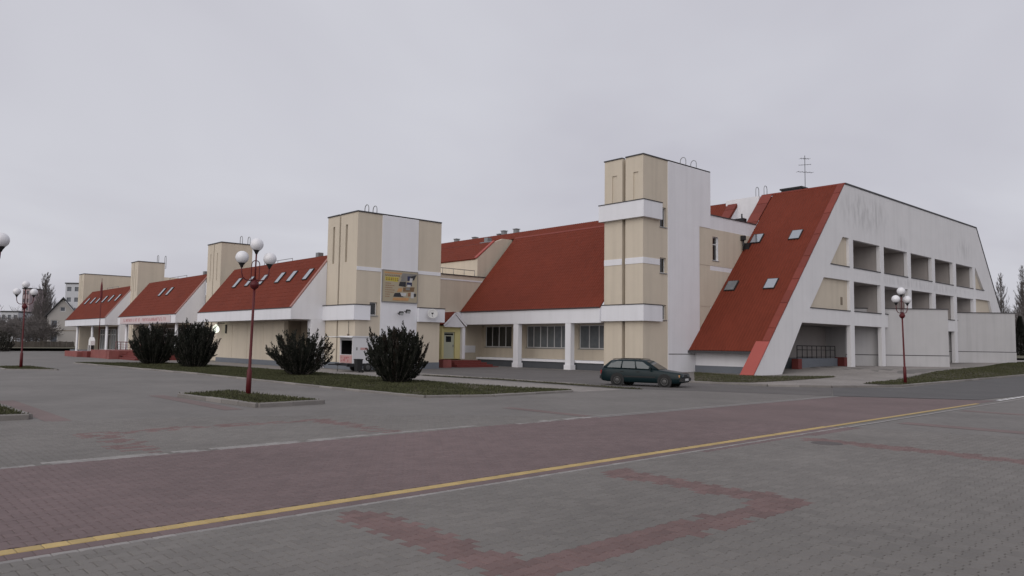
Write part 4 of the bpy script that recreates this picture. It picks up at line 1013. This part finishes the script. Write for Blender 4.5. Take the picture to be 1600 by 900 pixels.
T(MB().box(x1 + .002, x1 + .01, y0 + .5, y0 + 1.0, 1.30, 1.44), 'sticker', 'pinkish')
T(MB().box(x1 + .002, x1 + .01, y0 + .22, y0 + .3, 1.28, 1.46), 'sticker', 'ink_grey')
T(MB().box(x0 + .1, x1 - .02, y0 - .35, y1 - .1, .36, .495).box(x0 + .6, x0 + .7, y0 - 1.1, y0 - .36, .40, .47), 'chassis', 'black')
for xx, sg in ((x0 + .06, -1), (x1 - .04, 1)):
    wc = Vector((xx, 24.3, .26))
    wl = T(MB().lathe(wc, [(.17, 0), (.25, .0), (.26, .03), (.26, .12), (.24, .15), (.16, .15)], 18, True, (sg, 0, 0)), 'wheel', 'rubber')
    T(MB().lathe(wc + Vector((sg * .14, 0, 0)), [(.16, 0), (.15, .015), (.05, .02)], 14, False, (sg, 0, 0)), 'rim', 'rim', wl)
T(MB().box(x1 - .35, x1 + .06, y0 - .2, y0 + .05, .30, .46), 'mudguard', 'black')
T(MB().tube([(x0 + .15, y0 - .2, .0), (x0 + .15, y0 - .2, .42)], .03, 6), 'jack_leg', 'steel'); T(MB().tube([(x1 - .15, y1 - .15, .0), (x1 - .15, y1 - .15, .42)], .03, 6), 'jack_leg', 'steel')
gn = empty('wheeled_bin', (-38.75, 23.1, 0), 'small black wheeled bin standing at the corner of the trailer', 'bin')
b = MB(); b.add([(-38.92, 22.95, .08), (-38.60, 22.95, .08), (-38.60, 23.25, .08), (-38.92, 23.25, .08), (-38.95, 22.92, .74), (-38.57, 22.92, .74), (-38.57, 23.28, .74), (-38.95, 23.28, .74)], [(0, 3, 2, 1), (4, 5, 6, 7), (0, 1, 5, 4), (1, 2, 6, 5), (2, 3, 7, 6), (3, 0, 4, 7)])
b.build('body', M['car_black'], gn); MB().box(-38.97, -38.55, 22.9, 23.3, .743, .79).build('lid', M['black'], gn)
for xx in (-38.92, -38.58): MB().lathe((xx - .03, 23.29, .09), [(.085, 0), (.085, .06)], 12, False, (1, 0, 0)).build('wheel', M['rubber'], gn)

# ---------------- billboard on the poster tower
bb = empty('billboard', (-42.5, 28.35, 4.5), 'yellow printed billboard with dark photo collage on the white tower panel', 'billboard')
T = lambda b, n, mm, p=None: b.build(n, M[mm], p or bb)
by0, by1, bz0, bz1 = 26.98, 29.70, 4.47, 6.5; bx = -42.47
T(MB().box(-42.545, bx, by0, by1, bz0, bz1), 'board', 'poster')
fr = MB(); 
for q in ((by0 - .05, by1 + .05, bz0 - .05, bz0 - .002), (by0 - .05, by1 + .05, bz1 + .002, bz1 + .05), (by0 - .05, by0 - .002, bz0, bz1), (by1 + .002, by1 + .05, bz0, bz1)): fr.box(-42.54, bx + .01, *q)
T(fr, 'frame', 'ink_grey')
def bp(poly, mm, d, name):
    T(MB().plate([(by0 + (by1 - by0) * u, bz1 - (bz1 - bz0) * v) for u, v in poly], [], FX(bx + .004 + d), .0035), name, mm)
rb_ = random.Random(4)
bp([(.04, .04), (.55, .05), (.52, .10), (.04, .09)], 'ink_orange', 0, 'headline')
bp([(.06, .20), (.46, .20), (.42, .35), (.06, .33)], 'ink_yellow', 0, 'headline')
for i, v in enumerate((.13, .16)):
    u = .06
    while u < .45: wd = rb_.uniform(.02, .06); bp([(u, v), (u + wd, v), (u + wd, v + .018), (u, v + .018)], 'ink_brown', .002, 'lettering'); u += wd + .02
for i, v in enumerate((.23, .28)):
    u = .08
    while u < .40: wd = rb_.uniform(.02, .05); bp([(u, v), (u + wd, v), (u + wd, v + .03), (u, v + .03)], 'ink_brown' if i else 'ink_red', .004, 'lettering'); u += wd + .025
for i in range(7):
    v = .40 + i * .072; u = .07; end = (.22, .30, .24, .30, .28, .18, .16)[i]
    while u < end: wd = rb_.uniform(.02, .05); bp([(u, v), (u + wd, v), (u + wd, v + .022), (u, v + .022)], 'ink_red', .002, 'lettering'); u += wd + .012
pho = [([(.56, .05), (.98, .05), (.98, .12), (.50, .22)], 'ink_grey'), ([(.55, .15), (.70, .12), (.68, .32), (.50, .33)], 'ink_grey'), ([(.70, .14), (.80, .13), (.78, .28), (.70, .30)], 'ink_blue'),
       ([(.80, .14), (.97, .08), (.90, .26), (.80, .27)], 'ink_dark'), ([(.78, .20), (.86, .2), (.84, .34), (.76, .34)], 'ink_pale'), ([(.48, .34), (.66, .33), (.66, .50), (.45, .48)], 'ink_dark'),
       ([(.68, .34), (.84, .34), (.84, .46), (.68, .47)], 'ink_blue'), ([(.70, .42), (.80, .42), (.80, .5), (.70, .5)], 'ink_pale'), ([(.58, .52), (.92, .49), (.90, .64), (.58, .66)], 'ink_brown'),
       ([(.66, .53), (.78, .52), (.78, .6), (.66, .6)], 'ink_grey'), ([(.34, .72), (.50, .70), (.60, .84), (.30, .84)], 'ink_dark'), ([(.50, .70), (.68, .70), (.66, .80), (.54, .81)], 'ink_pale'),
       ([(.73, .68), (.80, .68), (.80, .80), (.73, .81)], 'ink_red'), ([(.82, .66), (.92, .66), (.90, .86), (.81, .86)], 'ink_pale'), ([(.90, .70), (.97, .70), (.97, .80), (.90, .81)], 'ink_dark'),
       ([(.30, .87), (.76, .85), (.74, .95), (.28, .96)], 'ink_orange'), ([(.45, .56), (.56, .54), (.54, .66), (.40, .68)], 'ink_orange')]
for i, (p, mm) in enumerate(pho): bp(p, mm, .001 + .0006 * i, 'picture')

# ---------------- small wall fittings
def floodlight(y, z, label):
    f = empty('floodlight', (-42.5, y, z), label, 'floodlight', 'floodlights on the white tower panel')
    MB().tube([(-42.54, y, z), (-42.2, y, z)], .02, 5).build('bracket', M['black'], f)
    MB().obox((-42.1, y, z - .02), Vector((.8, 0, -.6)), Vector((0, 1, 0)), Vector((.6, 0, .8)), .07, .15, .11).build('head', M['black'], f)
    MB().obox((-42.1 + .06, y, z - .065), Vector((.8, 0, -.6)), Vector((0, 1, 0)), Vector((.6, 0, .8)), .006, .13, .09).build('lens', M['headlight'], f)
floodlight(28.2, 3.72, 'black floodlight under the billboard, the lower and left of two')
floodlight(28.75, 3.86, 'black floodlight under the billboard, the upper and right of two')
sd1 = empty('satellite_dish', (-42.35, 30.85, 3.7), 'pale satellite dish fixed to the white band beside the porch', 'satellite dish')
MB().lathe((-42.05, 30.75, 3.72), [(.02, .0), (.16, .02), (.28, .06), (.36, .12), (.36, .135), (.28, .075), (.16, .035)], 18, True, (.75, -.5, .35)).build('dish', M['ink_pale'], sd1)
MB().tube([(-42.34, 30.85, 3.7), (-42.1, 30.8, 3.7)], .025, 6).build('bracket', M['steel'], sd1)
MB().tube([(-42.1, 30.75, 3.4), (-41.75, 30.5, 3.75)], .012, 5).box(-41.8, -41.7, 30.45, 30.55, 3.72, 3.82).build('feed_arm', M['black'], sd1)
wl = empty('wall_lamp', (-61.4, 24.05, 2.95), 'glowing white lamp hanging at the left end of the beige pavilion wall', 'wall lamp')
MB().tube([(-61.4, 24.09, 3.1), (-61.4, 23.6, 3.12), (-61.4, 23.42, 3.02)], .025, 6).build('bracket', M['black'], wl)
MB().lathe((-61.4, 23.42, 2.33), [(.05, 0), (.20, .06), (.27, .2), (.27, .34), (.20, .5), (.10, .62), (.05, .68)], 16).build('lamp_glass', M['lit'], wl)
MB().box(-60.95, -60.85, 23.98, 24.09, 2.3, 3.0).build('ballast_box', M['black'], wl)
cb_ = empty('junction_box', (-43.35, 25.05, 2.1), 'small dark box on the tower front above the trailer hatch', 'wall box')
MB().box(-43.42, -43.26, 24.98, 25.066, 1.98, 2.28).build('case', M['slit'], cb_); MB().tube([(-43.34, 25.03, 2.28), (-43.34, 25.03, 3.1)], .012, 5).build('cable', M['black'], cb_)

an = empty('roof_antenna', (-28.9, 57.6, 14.4), 'thin television aerial standing on the ridge of the red hall roof', 'antenna')
MB().tube([(-28.9, 57.6, 14.3), (-28.9, 57.6, 17.2)], .024, 6).build('mast', M['black'], an)
for z, l_, a in ((16.95, .75, .2), (16.45, .9, -.25), (15.85, 1.3, .3)):
    dx = Vector((math.cos(a + .73), math.sin(a + .73), 0)); px_ = Vector((-dx.y, dx.x, 0)); b = MB(); c0 = Vector((-28.9, 57.6, z))
    b.tube([c0 - dx * l_ * .5, c0 + dx * l_ * .5], .016, 5)
    for k in range(5): b.tube([c0 + dx * l_ * (k / 4 - .5) - px_ * .22, c0 + dx * l_ * (k / 4 - .5) + px_ * .22], .01, 4)
    b.build('element', M['black'], an)

# ---------------- banner over the second pavilion
bn = empty('banner', (-77, 22.5, 3.55), 'long pinkish banner with red lettering on the second pavilion fascia', 'banner')
MB().box(-84.8, -69.6, 22.50, 22.535, 3.27, 3.88).build('cloth', M['banner'], bn)
rr = random.Random(9); x = -83.6; lt = MB()
while x < -71.0:
    wd = rr.uniform(.16, .26)
    if rr.random() < .87:
        k = rr.randrange(4); z0_, z1_ = 3.42, 3.72; s_ = .05; l_ = MB()
        l_.box(x, x + s_, 22.494, 22.499, z0_, z1_)
        if k != 1: l_.box(x + wd - s_, x + wd, 22.494, 22.499, z0_, z1_ if k != 2 else z0_ + .16)
        if k in (0, 3): l_.box(x + s_, x + wd - s_, 22.494, 22.499, (z0_ + z1_) / 2 - .025, (z0_ + z1_) / 2 + .025)
        if k in (1, 2, 3): l_.box(x + s_, x + wd - s_ * (k != 1), 22.494, 22.499, z1_ - .05 if k != 2 else z0_, z1_ if k != 2 else z0_ + .05)
        lt.add(l_.v, l_.f)
    x += wd + .09
lto = lt.build('lettering', M['banner_red'], bn); lto['kind'] = 'stuff'

# ---------------- red terrace before the second pavilion, planters, board, flagpole
te = empty('red_terrace', (-76, 19.5, 0), 'low red painted terrace with steps in front of the second pavilion', 'terrace')
T = lambda b, n, mm, p=None: b.build(n, M[mm], p or te)
T(MB().box(-84.5, -79.6, 17.6, 22.0, -.1, .50), 'low_wall', 'pink_paint'); T(MB().box(-79.6, -77.8, 18.0, 22.2, -.1, .55), 'low_wall', 'red_step')
T(MB().box(-77.8, -72.6, 18.3, 22.2, -.1, .72), 'low_wall', 'pink_paint')
for k in range(4): T(MB().box(-72.6, -66.5, 18.9 + .35 * k, 19.25 + .35 * k if k < 3 else 22.4, -.1, .15 * (k + 1)), 'step', 'red_step')
for x in (-84.3, -82.6, -80.9, -79.4, -77.9, -76.2, -74.5, -72.8, -71, -69.3):
    T(MB().tube([(x, 22.1, .4), (x, 22.1, 1.45)], .035, 5), 'railing_post', 'flag')
T(MB().tube([(-84.3, 22.1, 1.42), (-69.3, 22.1, 1.42)], .035, 5), 'handrail', 'flag')
for k in range(3): T(MB().tube([(-84.3, 22.1, .7 + .22 * k), (-69.3, 22.1, .7 + .22 * k)], .02, 4), 'rail', 'flag')
def planter(x, y, wd, h, label, mm, g=None):
    p = empty('planter', (x, y, gz(x, y)), label, 'planter', g); z = gz(x, y)
    MB().plate([(-wd / 2 + x, y - wd / 2), (x + wd / 2, y - wd / 2), (x + wd / 2, y + wd / 2), (x - wd / 2, y + wd / 2)], [[(-wd / 2 + x + .08, y - wd / 2 + .08), (x + wd / 2 - .08, y - wd / 2 + .08), (x + wd / 2 - .08, y + wd / 2 - .08), (x - wd / 2 + .08, y + wd / 2 - .08)]], lambda u, v, d: (u, v, z + h - d), h).build('tub', M[mm], p)
    MB().box(x - wd / 2 + .085, x + wd / 2 - .085, y - wd / 2 + .085, y + wd / 2 - .085, z + .05, z + h - .08).build('soil', M['soil'], p)
planter(-71.6, 18.55, .75, .66, 'square orange-pink planter beside the red terrace steps', 'pink_paint')
planter(-44.35, 33.55, .75, .58, 'square faded red planter beside the porch steps', 'pink_paint')
nb = empty('notice_stand', (-85.2, 20.0, 0), 'white hooded notice stand with black lower panel by the red terrace', 'notice stand')
MB().box(-85.55, -84.85, 19.9, 20.3, .0, .25).build('foot', M['steel'], nb); MB().box(-85.5, -84.9, 19.95, 20.25, .25, 1.05).build('lower_panel', M['black'], nb)
MB().plate([(-85.6, 1.053), (-84.8, 1.053), (-84.8, 1.5), (-85.2, 1.85), (-85.6, 1.5)], [], FY(19.9), .4).build('hood', M['white_paint'], nb)
for x in (-85.58, -84.82): MB().box(x - .04, x + .04, 19.86, 19.94, 0, 1.05).build('leg', M['white_paint'], nb)
fp = empty('flagpole', (-85.9, 20.9, 0), 'thin dark flagpole with a furled dark red flag', 'flagpole')
MB().tube([(-85.9, 20.9, -.1), (-85.9, 20.9, 7.9)], [.045, .025], 7).build('pole', M['red_paint'], fp)
MB().lathe((-85.9, 20.9, 5.6), [(.04, 0), (.11, .25), (.12, .9), (.10, 1.5), (.04, 1.95)], 8).build('flag', M['flag'], fp)

mh = empty('manhole_cover', (-6.72, 14.1, 0), 'dark round manhole cover in the grey paving beyond the yellow line', 'manhole cover')
MB().lathe((-6.72, 14.1, .0), [(.28, 0), (.28, .021), (.25, .021)], 22, False).build('frame', M['iron'], mh)
MB().lathe((-6.72, 14.1, .0), [(.245, 0), (.245, .0195), (.02, .0205)], 22, False).build('lid', M['iron'], mh)

# ---------------- trees
def tree(loc, h, label, seed, kind='round', spread=.35, dens=1.0, group=None, tr=.16, name='bare_tree'):
    rg = random.Random(seed); x, y, z = loc[0], loc[1], loc[2]
    t = empty(name, (x, y, z), label, 'tree', group)
    o = Vector((x, y, z)); tw = MB(); trk = MB()
    tip = o + Vector((rg.gauss(0, .02) * h, rg.gauss(0, .02) * h, h * (.97 if kind == 'poplar' else .62)))
    bend = Vector((rg.gauss(0, .015), rg.gauss(0, .015), 0)) * h
    trunk = lambda u: o.lerp(tip, u) + bend * math.sin(u * math.pi)
    trk.tube([trunk(k / 8) for k in range(9)], [tr * (1 - .85 * k / 8) for k in range(9)], 7)
    def grow(p, d, L_, r, lv):
        q = p + d * L_ * .5 + Vector((rg.gauss(0, .05), rg.gauss(0, .05), rg.gauss(0, .03))) * L_
        e_ = q + (d + Vector((0, 0, .12 if kind != 'poplar' else .3))).normalized() * L_ * .5
        tw.tube([p, q, e_], [r, r * .75, r * .4], 3 if lv < 2 else 4, False, False)
        if lv == 0: return
        for k in range(rg.randint(4, 6) if lv > 1 else rg.randint(5, 7)):
            u = rg.uniform(.25, 1); s_ = p.lerp(q, u * 2) if u < .5 else q.lerp(e_, u * 2 - 1)
            v = Vector((rg.gauss(0, 1), rg.gauss(0, 1), rg.gauss(0, .7)))
            nd = (d + v * (.30 if kind == 'poplar' else .55)).normalized()
            if kind == 'poplar': nd = (nd + Z3 * .5).normalized()
            grow(s_, nd, L_ * rg.uniform(.4, .65), max(.024, r * .5), lv - 1)
    nb_ = int((44 if kind == 'poplar' else 20) * dens)
    for i in range(nb_):
        u = (.10 + .86 * i / nb_) if kind == 'poplar' else (.38 + .62 * i / nb_)
        a = i * 2.4 + rg.uniform(-.4, .4)
        if kind == 'poplar': d = Vector((math.cos(a) * .5, math.sin(a) * .5, 1)).normalized(); L_ = h * spread * (1.15 - u) * rg.uniform(.7, 1.1)
        else: d = Vector((math.cos(a), math.sin(a), .35 + .9 * (u - .38))).normalized(); L_ = h * spread * (1.25 - .6 * u) * rg.uniform(.7, 1.1)
        grow(trunk(u), d, L_, tr * .33 * (1.1 - u) + .018, 2)
    trk.build('trunk', M['bark'], t); tw.build('crown', M['twig'], t)
    return t
gl = 'bare trees beyond the fence'
tree(at(69, 160), 15.8, 'tallest bare poplar beyond the fence at left', 21, 'poplar', .27, 1.3, gl, .22)
tree(at(73.5, 163), 14.6, 'second tall bare poplar, close right of the tallest one', 24, 'poplar', .25, 1.3, gl, .2)
tree(at(57, 175), 10.5, 'shorter bare poplar left of the tall one', 22, 'poplar', .26, 1.0, gl, .14)
for i, (px, D, h, lb) in enumerate(((-6, 125, 6.4, 'bare tree at the very left edge of the photo'), (10, 130, 5.4, 'low bare tree before the pale far building'), (24, 118, 5.0, 'bushy bare tree just left of the far lamp post'), (39, 120, 5.8, 'bare tree right behind the far lamp post'),
                                  (52, 116, 6.2, 'broad bare tree left of the poplars'), (64, 112, 6.0, 'bare tree in front of the tall poplar'), (76, 118, 5.6, 'bare tree touching the left wall of the gabled house'), (92, 185, 13.0, 'tall bare tree rising behind the gabled house roof'), (84, 200, 12.0, 'rounded bare tree left of the house ridge'))):
    tree(at(px, D), h, lb, 30 + i, 'round', .36, 1.2 if D < 150 else 1.0, gl, .15)
gr = 'bare trees beyond the hall'
for i, (px, D, h, k, lb) in enumerate(((1566, 190, 21.5, 'poplar', 'bare poplar just right of the sloping gable edge'), (1580, 175, 14.5, 'round', 'lower bare tree between the two poplars at right'), (1598, 185, 23.0, 'poplar', 'tall bare poplar cut by the right edge'), (1618, 180, 19, 'poplar', 'bare poplar outside the right edge of the photo'), (1552, 210, 16, 'round', 'bare tree half hidden by the gable edge'), (1590, 200, 20.5, 'poplar', 'bare poplar immediately left of the one cut by the right edge'), (1571, 170, 12, 'round', 'low bare tree above the far corner block'), (1604, 165, 14, 'round', 'low bare tree at the right edge above the spruces'))):
    p = at(px, D); tree((p.x, p.y, .3), h, lb, 50 + i, k, .20 if k == 'poplar' else .36, 1.5, gr, .25)
for i, (px, D, h, rx, lb) in enumerate(((1592, 150, 8.2, 2.2, 'dark spruce behind the far corner of the gabled hall'), (1610, 146, 7.8, 2.4, 'dark spruce at the right edge beyond the hall'), (1576, 165, 7.6, 2.3, 'dark spruce mostly hidden by the far corner block'))):
    rg = random.Random(70 + i); p = at(px, D); t = empty('spruce_tree', (p.x, p.y, .3), lb, 'tree', 'dark spruces beyond the hall')
    MB().tube([(p.x, p.y, .2), (p.x, p.y, h * .96)], [.16, .02], 6).build('trunk', M['bark'], t)
    b = MB(); rn = []
    for k in range(5200):
        u = rg.random() ** .8; a = rg.uniform(0, 6.283); r_ = rx * (1 - u) * rg.uniform(.25, 1.0) * (1 + .25 * math.sin(a * 5 + u * 20)) + .05
        c = Vector((p.x + r_ * math.cos(a), p.y + r_ * math.sin(a), .5 + u * h - .18 * r_)); dd = Vector((math.cos(a), math.sin(a), -.35)); sv = Vector((-math.sin(a), math.cos(a), .2))
        l_ = rg.uniform(.15, .4); b.add([c - sv * .07, c + dd * l_ - sv * .03, c + dd * l_ + sv * .05, c + sv * .08], [(0, 1, 2, 3)]); rn.append(rg.random())
    o = b.build('foliage', M['conifer'], t); q = o.data.attributes.new('rnd', 'FLOAT', 'FACE'); q.data.foreach_set('value', rn)

TL_ = ['bare tree of the thicket, just inside the left edge of the photo', 'bare tree hiding the middle of the low pale far building', 'bare tree below the right end of the low pale far building', 'bare tree at the foot of the pinkish tower block', 'bare tree at the foot of the shorter poplar', 'bare tree at the foot of the two tall poplars', 'bare tree leaning against the left eave of the gabled house',
       'low bare shrub behind the fence, above the dark bush at the left edge', 'low bare shrub behind the fence, nearest to the gabled house', 'low bare shrub behind the fence, just right of the far lamp post']
for i, (px, D, h) in enumerate(((-2, 150, 7.0), (16, 158, 7.4), (30, 146, 6.6), (45, 150, 7.2), (60, 140, 6.8), (72, 150, 7.0), (83, 148, 6.2), (5, 112, 4.6), (70, 109, 4.4), (48, 108, 3.6))):
    tree(at(px, D), h, TL_[i], 90 + i, 'round', .38, 1.3, gl if i <= 6 else 'bare shrubs behind the fence', .13)
def far_wood(name, px0, px1, D0, D1, h0, h1, n, seed, label):
    rg = random.Random(seed); b = MB()
    for k in range(n):
        px = rg.uniform(px0, px1); p = at(px, rg.uniform(D0, D1), .5); top = (h0 + (h1 - h0) * (.5 + .5 * math.sin(px * .31 + 1.7 * math.sin(px * .13)))) * rg.uniform(.55, 1.05)
        z_ = rg.uniform(0, top * .8); a = rg.uniform(0, 6.283); l_ = rg.uniform(.8, 2.2); w_ = rg.uniform(.03, .09)
        d = Vector((math.cos(a) * .5, math.sin(a) * .5, rg.uniform(.4, 1))).normalized(); sv = d.orthogonal().normalized() * w_; q = p + Z3 * z_
        b.add([q - sv, q + sv, q + d * l_ + sv * .4, q + d * l_ - sv * .4], [(0, 1, 2, 3)])
    o = b.build(name, M['twig'], None, origin=(0, 0, 0)); tag(o, label, 'woodland', None, 'stuff')
far_wood('distant_wood', -140, 118, 230, 330, 9, 13, 16000, 5, 'distant leafless wood along the left horizon')
far_wood('distant_wood', 1535, 1760, 220, 320, 7, 11, 9000, 6, 'distant leafless wood beyond the right end of the hall')

# ---------------- far left: meadow, fence, house and blocks of flats
sheet('meadow', [(-1400, -900, 0), (-113, -900, 0), (-113, 700, 0), (-1400, 700, 0)], mat('winter_meadow', (.095, .088, .058), .95, .35, .3), .01, 1, 1)
sheet('meadow', [(-1400, 112, 0), (300, 112, 0), (300, 1400, 0), (-1400, 1400, 0)], mat('far_meadow', (.075, .07, .04), .95, .4, .05), .75, 1, 1)
f0, f1 = at(14, 104), at(122, 112)
fe = empty('wooden_fence', f0, 'weathered board fence in front of the gabled house', 'fence')
d = (f1 - f0); Lf = d.length; d.normalize(); nr = Vector((-d.y, d.x, 0))
nbd = int(Lf / .17)
bm_ = MB().obox((0, 0, .62), Vector((1, 0, 0)), Vector((0, 1, 0)), Z3, .075, .012, .56).mesh('board', M['fence'])
for k in range(nbd):
    o = bpy.data.objects.new('board', bm_); C.objects.link(o); o.parent = fe; o.location = d * (.17 * k); o.rotation_euler = (0, 0, math.atan2(d.y, d.x)); o.scale = (1, 1, rng.uniform(.95, 1.05))
for k in range(int(Lf / 2.4) + 1): MB().obox(f0 + d * 2.4 * k + nr * .06 + Z3 * .65, d, nr, Z3, .05, .05, .65).build('post', M['fence'], fe)
hc = at(98.5, 130); hn = Vector((.97, -.24, 0)).normalized(); hs = Vector((-hn.y, hn.x, 0))
ho = empty('gabled_house', hc, 'pale two-storey house with a dark gabled roof', 'house')
T = lambda b, n, mm, p=None: b.build(n, M[mm], p or ho)
hp = lambda u, v, d_: hc + hs * u - hn * d_ + Z3 * v
wv = [rect(-.25, .55, 6.2, 7.0), rect(-1.5, -.5, 3.4, 4.7), rect(-1.5, -.4, .2, 2.3)]
T(MB().plate([(-2.05, -.2), (2.35, -.2), (2.35, 5.5), (.15, 8.3), (-2.05, 5.5)], wv, hp, .3), 'gable_wall', 'house')
T(MB().plate([(-2.05, -.2), (2.35, -.2), (2.35, 5.45), (-2.05, 5.45)], [], lambda u, v, d_: hp(u, v, d_ + .31), 8.6), 'walls', 'house')
for q in wv:
    wo_ = T(MB().plate([(q[0][0] + .01, q[0][1] + .01), (q[1][0] - .01, q[1][1] + .01), (q[2][0] - .01, q[2][1] - .01), (q[3][0] + .01, q[3][1] - .01)], [rect((q[0][0]) + .1, (q[1][0]) - .1, q[0][1] + .1, q[2][1] - .1)], lambda u, v, d_: hp(u, v, d_ + .1), .08), 'window', 'frame')
    T(MB().plate(rect(q[0][0] + .09, q[1][0] - .09, q[0][1] + .09, q[2][1] - .09), [], lambda u, v, d_: hp(u, v, d_ + .13), .02), 'pane', 'far_win', wo_)
for sg, ue in ((-1, -2.4), (1, 2.7)):
    e0, e1 = Vector((.15, 8.45)), Vector((ue, 5.2)); dd = (e1 - e0).normalized()
    T(MB().plate([(e0.x, e0.y), (e1.x, e1.y), (e1.x, e1.y + .25), (e0.x, e0.y + .25)], [], lambda u, v, d_: hp(u, v, d_ - .4), 9.8), 'roof', 'house_roof')
T(MB().plate(rect(-1.7, -.2, 2.5, 2.62), [], lambda u, v, d_: hp(u, v, d_ - .9), .9), 'balcony', 'house_roof')
T(MB().plate(rect(-2.0, 2.3, 2.9, 3.0), [], lambda u, v, d_: hp(u, v, d_ - .04), .035), 'string_course', 'slit')
def block_of_flats(px0, px1, D, h, label, mm, rows, cols_, zr):
    p0, p1 = at(px0, D), at(px1, D); c = (p0 + p1) / 2; d = (p1 - p0); wd = d.length; d.normalize(); n_ = Vector((d.y, -d.x, 0))
    e_ = empty('block_of_flats', c, label, 'building', None)
    mp = lambda u, v, q: c + d * u - n_ * q + Z3 * v
    hl = []
    for j in range(cols_):
        for i in range(rows):
            u = -wd / 2 + wd * (j + .5) / cols_; v = zr + (h - zr) * (i + .5) / rows
            hl.append(rect(u - wd / cols_ * .28, u + wd / cols_ * .28, v - .65, v + .65))
    MB().plate(rect(-wd / 2, wd / 2, -.2, h), hl, mp, .4).build('front_wall', M[mm], e_)
    MB().plate(rect(-wd / 2, wd / 2, -.2, h - .1), [], lambda u, v, q: mp(u, v, q + .41), 9).build('body', M[mm], e_)
    MB().plate(rect(-wd / 2 - .2, wd / 2 + .2, h, h + .35), [], lambda u, v, q: mp(u, v, q - .2), 9.8).build('roof', M['house_roof'], e_)
    for q in hl:
        wo_ = MB().plate(q, [], lambda u, v, k: mp(u, v, k + .2), .05).build('window', M['far_win'], e_)
block_of_flats(102.5, 138, 230, 18.0, 'pale block of flats rising behind the leftmost tower', 'far_white', 5, 3, 2)
block_of_flats(36, 47, 260, 18.2, 'narrow pinkish tower block behind the far lamp post', 'far_pink', 6, 2, 2)
block_of_flats(4, 31, 215, 8.7, 'low pale building among trees at the far left', 'far_white', 2, 3, 3)
block_of_flats(50, 64, 240, 7.5, 'low pale building behind the bare poplars', 'far_white', 2, 2, 3)
